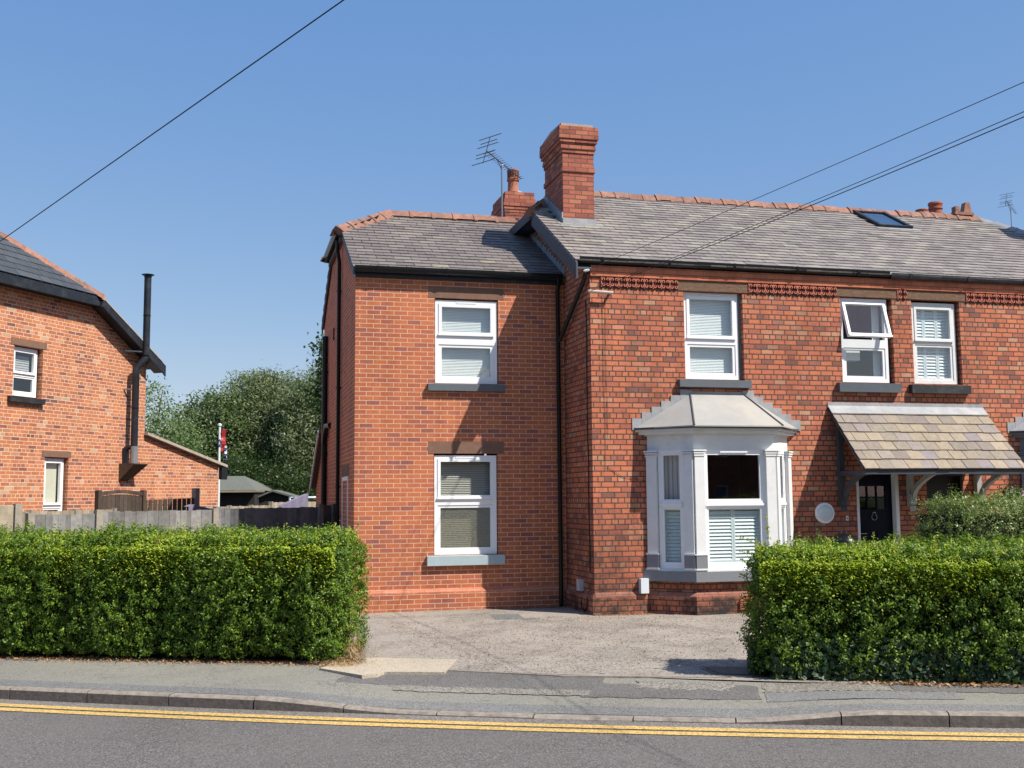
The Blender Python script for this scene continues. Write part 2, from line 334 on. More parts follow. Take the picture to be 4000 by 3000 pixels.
def psheet(M, x0, x1, y, z0, z1):
    mb = MB(M); mb.face([(x0, y, z0), (x1, y, z0), (x1, y, z1), (x0, y, z1)]); return mb
class MB:
    def __init__(s, M=None): s.v = []; s.f = []; s.M = M
    def pts(s, ps):
        i = len(s.v)
        for p in ps:
            p = Vector(p); s.v.append(s.M @ p if s.M is not None else p)
        return i
    def face(s, ps): i = s.pts(ps); s.f.append(tuple(range(i, i+len(ps))))
    def box(s, x0, x1, y0, y1, z0, z1):
        i = s.pts([(x0, y0, z0), (x1, y0, z0), (x1, y1, z0), (x0, y1, z0), (x0, y0, z1), (x1, y0, z1), (x1, y1, z1), (x0, y1, z1)])
        for q in ((0, 3, 2, 1), (4, 5, 6, 7), (0, 1, 5, 4), (1, 2, 6, 5), (2, 3, 7, 6), (3, 0, 4, 7)): s.f.append(tuple(i+a for a in q))
        return s
    def obb(s, c, ax, ay, az):
        c = Vector(c); ax, ay, az = Vector(ax), Vector(ay), Vector(az)
        i = s.pts([c-ax-ay-az, c+ax-ay-az, c+ax+ay-az, c-ax+ay-az, c-ax-ay+az, c+ax-ay+az, c+ax+ay+az, c-ax+ay+az])
        for q in ((0, 3, 2, 1), (4, 5, 6, 7), (0, 1, 5, 4), (1, 2, 6, 5), (2, 3, 7, 6), (3, 0, 4, 7)): s.f.append(tuple(i+a for a in q))
        return s
    def beam(s, p, q, wdt, hgt, up=(0, 0, 1)):
        p, q = Vector(p), Vector(q); d = q-p; u = Vector(up); sd = d.cross(u).normalized(); u2 = sd.cross(d).normalized()
        return s.obb((p+q)/2, d/2, sd*wdt/2, u2*hgt/2)
    def prism(s, poly, z0, z1):        # poly: xy CCW
        n = len(poly); i = s.pts([(x, y, z0) for x, y in poly]+[(x, y, z1) for x, y in poly])
        s.f.append(tuple(i+n+a for a in range(n))); s.f.append(tuple(i+n-1-a for a in range(n)))
        for a in range(n): b = (a+1) % n; s.f.append((i+a, i+b, i+n+b, i+n+a))
        return s
    def extr(s, poly, vec):            # any planar 3D poly extruded by vec
        n = len(poly); vec = Vector(vec); P = [Vector(p) for p in poly]; i = s.pts(P+[p+vec for p in P])
        s.f.append(tuple(i+a for a in range(n))); s.f.append(tuple(i+2*n-1-a for a in range(n)))
        for a in range(n): b = (a+1) % n; s.f.append((i+b, i+a, i+n+a, i+n+b))
        return s
    def tube(s, path, r, seg=8, caps=True):
        P = [Vector(p) for p in path]; rs = r if isinstance(r, (list, tuple)) else [r]*len(P); base = []
        ref = None
        for k, p in enumerate(P):
            d = (P[min(k+1, len(P)-1)]-P[max(k-1, 0)]).normalized()
            if ref is None or abs(ref.dot(d)) > .99: ref = Vector((0, 0, 1)) if abs(d.z) < .9 else Vector((1, 0, 0))
            a = d.cross(ref).normalized(); b = d.cross(a); ref = a.cross(d) if False else ref
            base.append(s.pts([p+(a*math.cos(2*PI*j/seg)+b*math.sin(2*PI*j/seg))*rs[k] for j in range(seg)]))
        for k in range(len(P)-1):
            for j in range(seg): s.f.append((base[k]+j, base[k]+(j+1) % seg, base[k+1]+(j+1) % seg, base[k+1]+j))
        if caps: s.f.append(tuple(base[0]+seg-1-j for j in range(seg))); s.f.append(tuple(base[-1]+j for j in range(seg)))
        return s
    def lathe(s, c, prof, seg=20):     # prof: (r, z)
        b = [s.pts([(c[0]+r*math.cos(2*PI*j/seg), c[1]+r*math.sin(2*PI*j/seg), c[2]+z) for j in range(seg)]) for r, z in prof]
        for k in range(len(b)-1):
            for j in range(seg): s.f.append((b[k]+j, b[k]+(j+1) % seg, b[k+1]+(j+1) % seg, b[k+1]+j))
        s.f.append(tuple(b[0]+seg-1-j for j in range(seg))); s.f.append(tuple(b[-1]+j for j in range(seg)))
        return s
    def build(s, name, mat, parent=None, smooth=False, ang=40):
        return finish(name, s.v, s.f, mat, parent, smooth, ang)

def empty(name, loc, rz, label, cat, group=None):
    o = bpy.data.objects.new(name, None); COL.objects.link(o); o.location = loc; o.rotation_euler = (0, 0, rz); o.empty_display_size = .3
    o['label'] = label; o['category'] = cat
    if group: o['group'] = group
    bpy.context.view_layer.update()
    return o
def tag(o, label, cat, group=None):
    o['label'] = label; o['category'] = cat
    if group: o['group'] = group
    return o
def struct(o): o['kind'] = 'structure'; return o

def wall_holes(mb, x0, x1, z0, z1, holes, y=0, rev=.12):
    """front sheet in plane y with rectangular holes and reveals going back by rev"""
    xs = sorted({x0, x1, *[h[0] for h in holes], *[h[1] for h in holes]}); zs = sorted({z0, z1, *[h[2] for h in holes], *[h[3] for h in holes]})
    for a, b in zip(xs, xs[1:]):
        for c, d in zip(zs, zs[1:]):
            mx, mz = (a+b)/2, (c+d)/2
            if any(h[0] < mx < h[1] and h[2] < mz < h[3] for h in holes): continue
            mb.face([(a, y, c), (b, y, c), (b, y, d), (a, y, d)])
    for h in holes:
        a, b, c, d = h; Y = y+rev
        mb.face([(a, y, c), (a, y, d), (a, Y, d), (a, Y, c)]); mb.face([(b, y, d), (b, y, c), (b, Y, c), (b, Y, d)])
        mb.face([(a, y, d), (b, y, d), (b, Y, d), (a, Y, d)]); mb.face([(a, y, c), (a, Y, c), (b, Y, c), (b, y, c)])

def border(mb, x0, x1, z0, z1, wl, wr, wb, wt, y0, y1):
    mb.box(x0, x0+wl, y0, y1, z0, z1); mb.box(x1-wr, x1, y0, y1, z0, z1)
    mb.box(x0+wl, x1-wr, y0, y1, z0, z0+wb); mb.box(x0+wl, x1-wr, y0, y1, z1-wt, z1)

def slats(x0, x1, z0, z1, y, pitch, chord, tilt, M, mat, par, name='blind', jit=0):
    mb = MB(M); z = z1
    while z > z0:
        t = tilt+rnd.uniform(-jit, jit); dy, dz = math.cos(t)*chord/2, math.sin(t)*chord/2
        mb.face([(x0, y-dy, z-dz), (x1, y-dy, z-dz), (x1, y+dy, z+dz), (x0, y+dy, z+dz)]); z -= pitch
    return mb.build(name, mat, par)

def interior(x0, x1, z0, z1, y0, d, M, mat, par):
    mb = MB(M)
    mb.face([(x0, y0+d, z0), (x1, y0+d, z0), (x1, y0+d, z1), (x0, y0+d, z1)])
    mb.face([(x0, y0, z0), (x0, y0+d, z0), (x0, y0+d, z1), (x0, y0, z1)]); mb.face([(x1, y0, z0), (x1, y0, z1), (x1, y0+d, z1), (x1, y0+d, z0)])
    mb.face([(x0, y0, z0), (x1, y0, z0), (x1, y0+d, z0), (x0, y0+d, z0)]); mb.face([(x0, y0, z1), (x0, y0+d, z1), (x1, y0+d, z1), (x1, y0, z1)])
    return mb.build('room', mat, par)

def window(root, M, x0, x1, z0, z1, ra, rb, y, blinds=(), mat='upvc', fr=.055, sash=.05, room='room_dark', vent=True, openup=0, lab=None, obscure=False, depth=.8, bot=.06):
    """sash-look window, frame front in plane y; rail between z ra..rb; blinds: list of (z0,z1,mat,tilt,pitch)"""
    mb = MB(M); border(mb, x0, x1, z0, z1, fr, fr, bot, fr, y, y+.07)
    mb.box(x0+fr, x1-fr, y, y+.07, ra+.003, rb-.003 if openup else rb-.003)
    wn = mb.build('window', mat, root)
    if lab: wn['label'] = lab
    # lower sash
    m = MB(M); border(m, x0+fr, x1-fr, z0+bot, ra, sash, sash, sash, sash*.8, y+.012, y+.06); m.build('sash', mat, wn)
    psheet(M, x0+fr+sash-.005, x1-fr-sash+.005, y+.036, z0+bot+sash-.005, ra-sash*.8+.005).build('pane', 'obscure_glass' if obscure else ('upper_glass' if z0 > 3 else 'glass'), wn)
    # upper sash, may be top hung and open
    zt = z1-fr; M2 = M
    if openup:
        piv = Vector((0, y, zt)); M2 = (M or Matrix()) @ Matrix.Translation(piv) @ Matrix.Rotation(-openup, 4, 'X') @ Matrix.Translation(-piv)
    m = MB(M2); border(m, x0+fr-.012 if openup else x0+fr, x1-fr+.012 if openup else x1-fr, rb, zt, sash, sash, sash*1.0, sash, y-.012, y+.05)
    m.box(x0+fr-.01, x1-fr+.01, y-.03, y-.012, rb-.012, rb+.02)
    m.build('sash', mat, wn)
    psheet(M2, x0+fr+sash-.005, x1-fr-sash+.005, y+.022, rb+sash-.005, zt-sash+.005).build('pane', 'upper_glass' if z0 > 3 else 'glass', wn)
    if vent:
        c = (x0+x1)/2; wv = min(.17, (x1-x0)*.28); MB(M).box(c-wv, c+wv, y-.016, y-.002, z1-fr+.005, z1-fr+.03).build('trickle_vent', mat, wn)
    for (a, b, bm, tilt, pitch) in blinds:
        slats(x0+fr+.01, x1-fr-.01, a, b, y+.125, pitch, pitch*1.08, tilt, M, bm, wn, jit=.03)
    interior(x0+.005, x1-.005, z0+.005, z1-.005, y+.07, depth, M, room, wn)
    return wn

def sill(root, M, x0, x1, z0, z1, y, proj, mat, parent):
    m = MB(M); m.extr([(x0, y-proj, z0), (x0, y-proj, z1-.012), (x0, y+.05, z1), (x0, y+.05, z0)], (x1-x0, 0, 0)); return m.build('sill', mat, parent)
def lintel(M, x0, x1, z0, z1, y, mat, parent, proj=.004):
    return MB(M).box(x0, x1, y-proj, y+.1, z0, z1).build('lintel', mat, parent)

def slates(mb, O, U, V, u0, u1, v0, v1, wd, g, inside, th=.013, jit=.004, seed=1, M=None):
    r = random.Random(seed); O, U, V = Vector(O), Vector(U).normalized(), Vector(V).normalized(); N = U.cross(V).normalized()
    row = 0; v = v0
    while v < v1:
        u = u0-(wd/2 if row % 2 else 0)
        while u < u1:
            ww = wd-.008+r.uniform(-.004, .003); a, b = max(u+r.uniform(-.003, .003), u0), min(u+ww, u1); c = v+r.uniform(-jit, jit); d = min(v+g*1.25, v1)
            if b-a > .03 and d-c > .02 and inside((a+b)/2, min(c+g*.5, v1)):
                t = th+r.uniform(0, .006); ca, cb = c+r.uniform(-jit, jit)*.6, c+r.uniform(-jit, jit)*.6
                P = lambda uu, vv, h: O+U*uu+V*vv+N*h
                i = mb.pts([P(a, ca, t+.006), P(b, cb, t+.006), P(b, d, .003), P(a, d, .003), P(a, ca, .001), P(b, cb, .001)])
                mb.f += [(i, i+1, i+2, i+3), (i+4, i+5, i+1, i), (i+5, i+2, i+1), (i+4, i, i+3)]
            u += wd
        v += g; row += 1

def ridge(mb, p, q, L=.45, r=.13, ang=.95, up=(0, 0, 1)):
    """line of angle ridge tiles with a raised collar at each joint"""
    p, q = Vector(p), Vector(q); d = (q-p); n = max(1, round(d.length/L)); d.normalize(); sd = d.cross(Vector(up)).normalized(); u = sd.cross(d).normalized(); L = (q-p).length/n
    rr = random.Random(3)
    def sect(c, k, lift): return [c+sd*(-r*k)+u*(-.10*k+lift), c+sd*(-r*.5*k)+u*(-.015+lift), c+u*(.04*k+lift), c+sd*(r*.5*k)+u*(-.015+lift), c+sd*(r*k)+u*(-.10*k+lift)]
    for i in range(n):
        off = rr.uniform(-.012, .012); a, b = p+d*(i*L), p+d*((i+1)*L-.008)
        for (s0, s1, k) in ((a, b, 1.0), (a-d*.012, a+d*.05, 1.26)):
            A, B = sect(s0, k, off), sect(s1, k, off); j = mb.pts(A+B); m = len(A)
            for t in range(m-1): mb.f.append((j+t+1, j+t, j+m+t, j+m+t+1))
            mb.f.append(tuple(j+t for t in range(m))); mb.f.append(tuple(j+m+m-1-t for t in range(m)))
            # thickness underside
    return mb

def leaves(name, P, Nrm, L, Wd, mat, parent=None, seed=0, spread=.9, up=.0):
    """P (n,3) positions, Nrm (n,3) outward directions: one bent diamond leaf each"""
    g = np.random.default_rng(seed); n = len(P)
    nr = Nrm+g.normal(0, spread, (n, 3)); nr /= np.linalg.norm(nr, axis=1)[:, None]
    a = g.normal(0, 1, (n, 3)); a[:, 2] += up; a -= (a*nr).sum(1)[:, None]*nr; a /= np.linalg.norm(a, axis=1)[:, None]
    b = np.cross(nr, a); l = L*g.uniform(.65, 1.3, n)[:, None]; wv = Wd*g.uniform(.7, 1.25, n)[:, None]
    V = np.stack([P-a*l*.5, P+b*wv*.5+nr*l*.08, P+a*l*.5-nr*l*.06, P-b*wv*.5+nr*l*.08], 1).reshape(-1, 3)
    me = bpy.data.meshes.new(name); me.vertices.add(4*n); me.vertices.foreach_set('co', V.astype('f').ravel())
    me.loops.add(4*n); me.loops.foreach_set('vertex_index', np.arange(4*n, dtype='i'))
    me.polygons.add(n); me.polygons.foreach_set('loop_start', np.arange(0, 4*n, 4, dtype='i')); me.polygons.foreach_set('loop_total', np.full(n, 4, 'i'))
    me.update(calc_edges=True); me.materials.append(M_[mat])
    o = bpy.data.objects.new(name, me); COL.objects.link(o)
    if parent: o.parent = parent
    return o

def vnoise(P, sc, seed=0):
    g = np.random.default_rng(seed); o = np.zeros(len(P))
    for k in range(5):
        d = g.normal(0, 1, (3, 3)); ph = g.uniform(0, 6.28, 3); q = P*sc*(1+.45*k)
        o += np.prod([np.sin(q@d[i]+ph[i]) for i in range(2)], axis=0)/(1+.4*k)
    return o

# ------------------------------------------------------------------ setting: ground, road, pavement, driveway
E1 = Vector((math.cos(R_(-24.5)), math.sin(R_(-24.5)), 0)); E2 = Vector((-E1.y, E1.x, 0))
def bend(t): q = max(-7, min(7, (t+1.83)/4.8)); return .2*q*q
def rp(t, s, z): p = E1*t+E2*(s+bend(t)); return Vector((p.x, p.y, z))
def strip(mb, s0, s1, z0, z1, t0=-45, t1=45, n=120):
    for i in range(n):
        a, b = t0+(t1-t0)*i/n, t0+(t1-t0)*(i+1)/n
        A0, A1 = (z0(a), z1(a)) if callable(z0) else (z0, z1); B0, B1 = (z0(b), z1(b)) if callable(z0) else (z0, z1)
        mb.face([rp(a, s0, A0), rp(b, s0, B0), rp(b, s1, B1), rp(a, s1, A1)])
    return mb
g = MB(); g.face([(-600, -600, -.30), (600, -600, -.30), (600, 600, -.30), (-600, 600, -.30)]); struct(g.build('ground', 'verge_grass'))
road = struct(strip(MB(), 1.8, 10.19, -.24, -.24).build('road', 'road_asphalt'))
strip(MB(), 9.985, 10.186, -.2365, -.2365).build('gutter_strip', 'gutter_asphalt', road)
for s in (9.845, 9.655): strip(MB(), s, s+.13, -.234, -.234, n=160).build('yellow_line', 'line_paint', road)
# kerb: full height at both ends, dropped in the middle for the crossover
def kz(t):
    def sm(x): x = max(0, min(1, x)); return x*x*(3-2*x)
    return -.24+.115-.088*sm((t+4.6)/1.9)*(1-sm((t-.2)/1.3))
kb = MB(); kt = -30.0; kr = random.Random(2); kf = MB()
joints = [-6.93, -6.03]
while kt < 30:
    L = .915; a, b = kt+.006, kt+L-.006
    n = 3; dz = kr.uniform(-.006, .006); ds = kr.uniform(-.008, .008)
    for i in range(n):
        p, q = a+(b-a)*i/n, a+(b-a)*(i+1)/n
        za, zb = kz(p)+dz, kz(q)+dz; s0 = 10.19+ds
        kb.face([rp(p, s0+.02, za), rp(q, s0+.02, zb), rp(q, s0+.13, zb), rp(p, s0+.13, za)])
        kb.face([rp(p, s0, za-.018), rp(q, s0, zb-.018), rp(q, s0+.02, zb), rp(p, s0+.02, za)])
        kf.face([rp(p, s0-.004, -.25), rp(q, s0-.004, -.25), rp(q, s0, zb-.018), rp(p, s0, za-.018)])
    for e, sg in ((a, 1), (b, -1)):
        pts = [rp(e, 10.186+ds, -.26), rp(e, 10.19+ds, kz(e)+dz-.018), rp(e, 10.21+ds, kz(e)+dz), rp(e, 10.32+ds, kz(e)+dz), rp(e, 10.32+ds, -.26)]
        kf.face(pts if sg > 0 else pts[::-1])
    kt += L
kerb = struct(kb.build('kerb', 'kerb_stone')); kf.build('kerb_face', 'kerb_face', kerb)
def pz(t, s): # pavement height
    f = max(0, min(1, (s-10.3)/1.6)); return (kz(t)-.004)*(1-f)+(-.10)*f
def pav(mb, t0, t1, s0, s1, dz=0, nt_=40, ns=4, edge=0, seed=0, er=0):
    r = random.Random(seed)
    je = [[r.uniform(-er, er) for _ in range(nt_+1)] for _ in range(2)]
    je2 = [[r.uniform(-er, er) for _ in range(ns+1)] for _ in range(2)]
    def P(i, j):
        t = t0+(t1-t0)*i/nt_; s = s0+(s1-s0)*j/ns
        if j == 0: s += je[0][i]
        if j == ns: s += je[1][i]
        if i == 0: t += je2[0][j]
        if i == nt_: t += je2[1][j]
        return rp(t, s, pz(t, s)+dz)
    for i in range(nt_):
        for j in range(ns): mb.face([P(i, j), P(i+1, j), P(i+1, j+1), P(i, j+1)])
    return mb
def hs(t): return 12.12 if t < -4 else 12.12-.50*max(0, min(1, (t+4)/5))
mb = MB()
for i in range(160):
    a, b = -40+80*i/160, -40+80*(i+1)/160
    for j in range(5):
        f0, f1 = j/5, (j+1)/5; s = lambda t, f: 10.31+(hs(t)-10.31)*f
        mb.face([rp(a, s(a, f0), pz(a, s(a, f0))), rp(b, s(b, f0), pz(b, s(b, f0))), rp(b, s(b, f1), pz(b, s(b, f1))), rp(a, s(a, f1), pz(a, s(a, f1)))])
pave = struct(mb.build('pavement', 'pavement_asphalt'))
pav(MB(), -3.9, -1.1, 11.2, 12.0, .003, 50, 6, seed=1, er=.025).build('tarmac_patch', 'dark_patch', pave)
pav(MB(), -1.3, .45, 10.95, 11.5, .006, 40, 4, seed=4, er=.02).build('tarmac_patch', 'dark_patch', pave)
pav(MB(), -.75, .2, 11.3, 11.62, .008, 30, 4, seed=5, er=.05).build('tarmac_patch', 'worn_patch', pave)
pav(MB(), -3.2, -1.2, 10.98, 11.2, .008, 30, 4, seed=14, er=.02).build('tarmac_patch', 'worn_patch', pave)
pav(MB(), .5, 2.3, 10.85, 11.22, .005, 40, 4, seed=6, er=.01).build('tarmac_patch', 'grey_patch', pave)
pav(MB(), .5, 1.7, 11.24, 11.6, .005, 40, 4, seed=7, er=.03).build('tarmac_patch', 'worn_patch', pave)
pav(MB(), 1.75, 4.5, 11.2, 11.62, .005, 40, 4, seed=8, er=.04).build('tarmac_patch', 'dark_patch', pave)
pav(MB(), -9.5, -7.9, 11.75, 12.08, .005, 30, 4, seed=9, er=.03).build('tarmac_patch', 'worn_patch', pave)
pav(MB(), -30, 8, 10.33, 10.62, .004, 120, 2, seed=10, er=.004).build('tarmac_patch', 'grey_patch', pave)
# forecourt from the back of the pavement to the houses
def gz(x, y):
    s = x*E2.x+y*E2.y; f = max(0, min(1, (s-11.8)/4)); return -.10+(.058)*f+.006*math.sin(x*1.7+y*.8)*f
mb = MB(); nx = 120
for i in range(nx):
    for j in range(60):
        def P(i, j):
            t = -14+24.25*i/nx; s0 = hs(t)-.01+.0; s = s0+(24-s0)*j/60
            p = rp(t, s, 0); p.z = gz(p.x, p.y); return p
        mb.face([P(i, j), P(i+1, j), P(i+1, j+1), P(i, j+1)])
drive = struct(mb.build('driveway', 'driveway_asphalt'))
mb = MB()
for i in range(60):
    for j in range(30):
        def P(i, j):
            t = -40+26*i/60; s0 = hs(t)-.01; s = s0+(70-s0)*j/30; p = rp(t, s, -.10); return p
        mb.face([P(i, j), P(i+1, j), P(i+1, j+1), P(i, j+1)])
for i in range(20):
    for j in range(20):
        def P(i, j):
            t = 10.25+30*i/20; s0 = hs(t)-.01; s = s0+(70-s0)*j/20; return rp(t, s, -.10)
        mb.face([P(i, j), P(i+1, j), P(i+1, j+1), P(i, j+1)])
for i in range(40):
    a, b = -14+9.9*i/40, -14+9.9*(i+1)/40; q = lambda t, s: Vector((*(E1*t+E2*s).xy, -.088))
    mb.face([q(a, 12.2+.28*(1 if a < -9 else .0)), q(b, 12.2), q(b, 13.5), q(a, 13.5)])
struct(mb.build('garden_ground', 'soil'))
# concrete slab, edging strip and covers on the driveway
m = MB(); P4 = [(1.0, 12.55), (1.40, 11.92), (1.56, 11.95), (1.66, 12.08), (2.28, 11.86), (2.6, 12.74), (1.64, 13.19), (1.3, 12.92)]
m.prism(P4, -.13, -.081); m.build('concrete_slab', 'concrete_slab', drive)
m = MB()
for (a, b) in (((2.35, 12.06), (3.45, 11.36)), ((3.45, 11.33), (5.1, 10.72))): m.beam((a[0], a[1], -.105), (b[0], b[1], -.108), .045, .03)
m.build('edging_strip', 'kerb_stone', drive)
m = MB(); m.prism([(3.90, 16.2), (4.32, 16.12), (4.42, 16.85), (3.97, 16.9)], -.05, -.034); m.box(4.28, 4.5, 16.0, 16.22, -.05, -.036)
tag(m.build('manhole_cover', 'pale_cover'), 'small grey square drain cover set in the driveway before the plainer wing', 'drain cover')
m = MB(); fr_ = [(5.02, 11.5), (5.0, 10.92), (6.1, 10.42), (6.3, 10.95)]; m.prism(fr_[::-1], -.12, -.092)
c4 = [Vector((x, y, 0)) for x, y in fr_]; cc = sum(c4, Vector())/4; inn = [(cc+(p-cc)*.88) for p in c4]; m.prism([(p.x, p.y) for p in inn][::-1], -.1, -.086)
tag(m.build('inspection_cover', 'iron_cover'), 'wide dark inspection cover partly under the right hedge', 'drain cover')

# ------------------------------------------------------------------ the brick house
YE, YM, XG = 17.85, 16.41, 5.53
HB = empty('brick_house', (0, 0, 0), 0, 'red brick two-storey house with slate roof, white bay window and tall chimney', 'house')
# --- plainer wing walls
m = MB()
wall_holes(m, 1.95, XG, .31, 5.56, [(3.27, 4.365, 3.675, 5.12), (3.255, 4.34, .845, 2.51)], YE, .1)
HW = m.build('wall', 'orange_brick', HB); HW['label'] = 'wall of smooth newer orange brick with pale mortar'
m = MB(); yy = [(YE, -.15), (YE, 5.50), (19.75, 6.52), (22.11, 6.52), (24.0, 5.50), (24.0, -.15)]
m.face([(1.95, y, z) for y, z in yy][::-1]); m.build('wall', 'orange_brick', HB)
m = MB(); m.face([(1.95, 24, -.15), (1.95, 24, 5.5), (5.53, 24, 5.5), (5.53, 24, -.15)]); m.build('wall', 'orange_brick', HB)
m = MB(); m.extr([(1.90, YE-.05, -.15), (1.90, YE-.05, .245), (1.90, YE, .245), (1.90, YE, -.15)][::-1], (XG-1.90, 0, 0)); m.build('plinth', 'orange_brick', HB)
m = MB(); m.extr([(1.90, YE-.05, .245), (1.90, YE-.05, .262), (1.90, YE-.002, .312), (1.90, YE-.002, .245)][::-1], (XG-1.90, 0, 0)); m.build('plinth_cap', 'pale_cap_brick', HB)
# --- older wing walls
XR = 17.6
holes_m = [(7.14, 8.19, 3.665, 5.125), (10.0, 11.0, 3.665, 5.14), (11.38, 12.34, 3.665, 5.14), (6.62, 8.75, .6, 2.5), (10.17, 10.97, -.1, 2.17), (11.52, 12.24, -.1, 2.12), (13.62, 15.73, .6, 2.5), (14.13, 15.2, 3.665, 5.125)]
m = MB(); wall_holes(m, XG, XR, -.15, 5.30, holes_m, YM, .14)
MW = m.build('wall', 'old_brick', HB); MW['label'] = 'wall of rough old red brick with dark joints'
m = MB(); yy = [(YM, -.15), (YM, 5.50), (18.80, 6.86), (21.4, 6.86), (23.8, 5.50), (23.8, -.15)]
m.face([(XG, y, z) for y, z in yy][::-1]); m.build('wall', 'old_brick', HB)
m = MB(); m.face([(XR, y, z) for y, z in yy]); m.face([(XG, 23.8, -.15), (XG, 23.8, 5.5), (XR, 23.8, 5.5), (XR, 23.8, -.15)]); m.build('wall', 'old_brick', HB)
m = MB(); m.box(XG, XR, YM-.036, YM+.05, 5.302, 5.375); m.build('string_course', 'smooth_brick', HB)
m = MB(); m.box(XG, XR, YM-.046, YM+.05, 5.377, 5.47); m.build('string_course', 'smooth_brick', HB)
for (x0, x1) in ((XG, 6.40), (8.97, 13.38)):
    m = MB(); m.box(x0, x1, YM-.05, YM-.001, -.15, .21); m.build('plinth', 'old_brick', HB)
    m = MB(); m.extr([(x0, YM-.05, .21), (x0, YM-.05, .235), (x0, YM-.002, .295), (x0, YM-.002, .21)][::-1], (x1-x0, 0, 0)); m.build('plinth_cap', 'old_cap_brick', HB)
m = MB(); m.box(XG-.05, XG-.0005, YM-.05, YE-.051, -.15, .21); m.build('plinth', 'old_brick', HB)
m = MB(); m.extr([(XG-.05, YM-.05, .21), (XG-.05, YM-.05, .235), (XG-.002, YM-.05, .295), (XG-.002, YM-.05, .21)], (0, YE-.051-YM+.05, 0)); m.build('plinth_cap', 'old_cap_brick', HB)
# air brick
m = MB()
for k in range(5): m.box(7.66, 7.86, 15.79, 15.85, .05+k*.03, .068+k*.03)
# frieze of scroll tiles between the lintels
def curl(mb, cx, cz, r, sx, sz, y):
    for k in range(8):
        a0, a1 = -.6+k*.62, -.6+(k+1)*.62; rr0, rr1 = r*(1-.07*k), r*(1-.07*(k+1))
        p = Vector((cx+sx*rr0*math.cos(a0), y, cz+sz*rr0*math.sin(a0))); q = Vector((cx+sx*rr1*math.cos(a1), y, cz+sz*rr1*math.sin(a1)))
        mb.beam(p, q, .015, .03, up=(0, 1, 0.001))
def frieze(x0, x1):
    b = MB(); b.box(x0, x1, YM-.004, YM+.03, 5.125, 5.298); fz = b.build('frieze', 'dark_terracotta', HB)
    n = max(1, round((x1-x0)/.153)); wd = (x1-x0)/n; c = MB()
    for i in range(n):
        xa = x0+i*wd; c.box(xa+.002, xa+.014, YM-.028, YM-.004, 5.128, 5.296)
        for (fx, fz_, sx, sz) in ((.3, .74, -1, 1), (.76, .74, 1, 1), (.3, .27, -1, -1), (.76, .27, 1, -1)):
            curl(c, xa+wd*fx, 5.125+.173*fz_, .03, sx, sz, YM-.02)
    c.build('scroll', 'terracotta', fz)
for a, b in ((5.71, 7.035), (8.295, 9.935), (11.105, 11.295), (12.475, 14.01), (15.3, 17.5)): frieze(a, b)
# lintels, windows, sills of the upper floor
B1 = [(3.72, 5.08, 'blind_slat', 1.15, .026)]
w1 = window(HB, None, 7.16, 8.13, 3.68, 5.115, 4.255, 4.36, YM+.075, B1)
MB().box(8.13, 8.19, YM+.09, YM+.15, 3.665, 5.125).build('side_board', 'old_wood', w1)
lintel(None, 7.04, 8.29, 5.127, 5.30, YM, 'weathered_sandstone', w1, .012); sill(HB, None, 7.0, 8.265, 3.535, 3.665, YM, .10, 'sill_grey_lit', w1)
w2 = window(HB, None, 10.02, 10.93, 3.68, 5.125, 4.27, 4.42, YM+.06, (), openup=.30, room='room_blue')
slats(10.72, 10.86, 3.75, 5.02, YM+.2, .04, .043, 1.3, None, 'blind_slat', w2, 'curtain')
lintel(None, 9.94, 11.10, 5.142, 5.298, YM, 'weathered_sandstone', w2, .012); sill(HB, None, 9.88, 11.05, 3.50, 3.665, YM, .10, 'sill_grey', w2)
m = MB(); m.box(10.2, 10.5, YM+.25, YM+.5, 4.08, 4.34); m.build('box', 'white_paint', w2)
w3 = window(HB, None, 11.40, 12.29, 3.68, 5.10, 4.36, 4.43, YM+.07, (), mat='white_paint', vent=False, fr=.07, sash=.045)
def shutters(x0, x1, z0, z1, y, n, mat, par, M=None, name='shutter', gap=.02, pitch=.055):
    wd = (x1-x0)/n
    for i in range(n):
        a = x0+i*wd; mb = MB(M); border(mb, a+.002, a+wd-.002, z0, z1, .03, .03, .05, .05, y, y+.028); z = z0+.05+pitch/2
        while z < z1-.05:
            mb.obb((a+wd/2, y+.014, z), (wd/2-.032, 0, 0), (0, .013, .0255), (0, -.003, .0015)); z += pitch
        mb.build(name, mat, par)
shutters(11.47, 12.22, 3.74, 4.37, YM+.16, 3, 'white_shutter', w3); shutters(11.47, 12.22, 4.42, 5.03, YM+.16, 3, 'white_shutter', w3)
lintel(None, 11.30, 12.47, 5.142, 5.298, YM, 'weathered_sandstone', w3, .012); sill(HB, None, 11.265, 12.43, 3.50, 3.655, YM, .10, 'sill_dark', w3)
w4 = window(HB, None, 14.15, 15.12, 3.68, 5.115, 4.255, 4.36, YM+.075, B1); lintel(None, 14.02, 15.29, 5.127, 5.298, YM, 'weathered_sandstone', w4, .012); sill(HB, None, 13.99, 15.25, 3.535, 3.665, YM, .10, 'sill_dark', w4)
# windows of the plainer wing
w5 = window(HB, None, 3.285, 4.35, 3.685, 5.09, 4.335, 4.50, YE+.03, [(3.8, 5.02, 'blind_slat', 1.15, .026)], fr=.06, sash=.055)
lintel(None, 3.165, 4.465, 5.122, 5.315, YE, 'sandstone', w5); sill(HB, None, 3.15, 4.455, 3.55, 3.675, YE, .085, 'sill_grey_lit', w5)
w6 = window(HB, None, 3.27, 4.325, .85, 2.48, 1.655, 1.77, YE+.03, [(.93, 2.41, 'beige_slat', .95, .03)], fr=.055, sash=.05, obscure=True)
lintel(None, 3.16, 4.45, 2.512, 2.712, YE, 'sandstone', w6); sill(HB, None, 3.135, 4.435, .68, .845, YE, .085, 'sill_blue', w6)
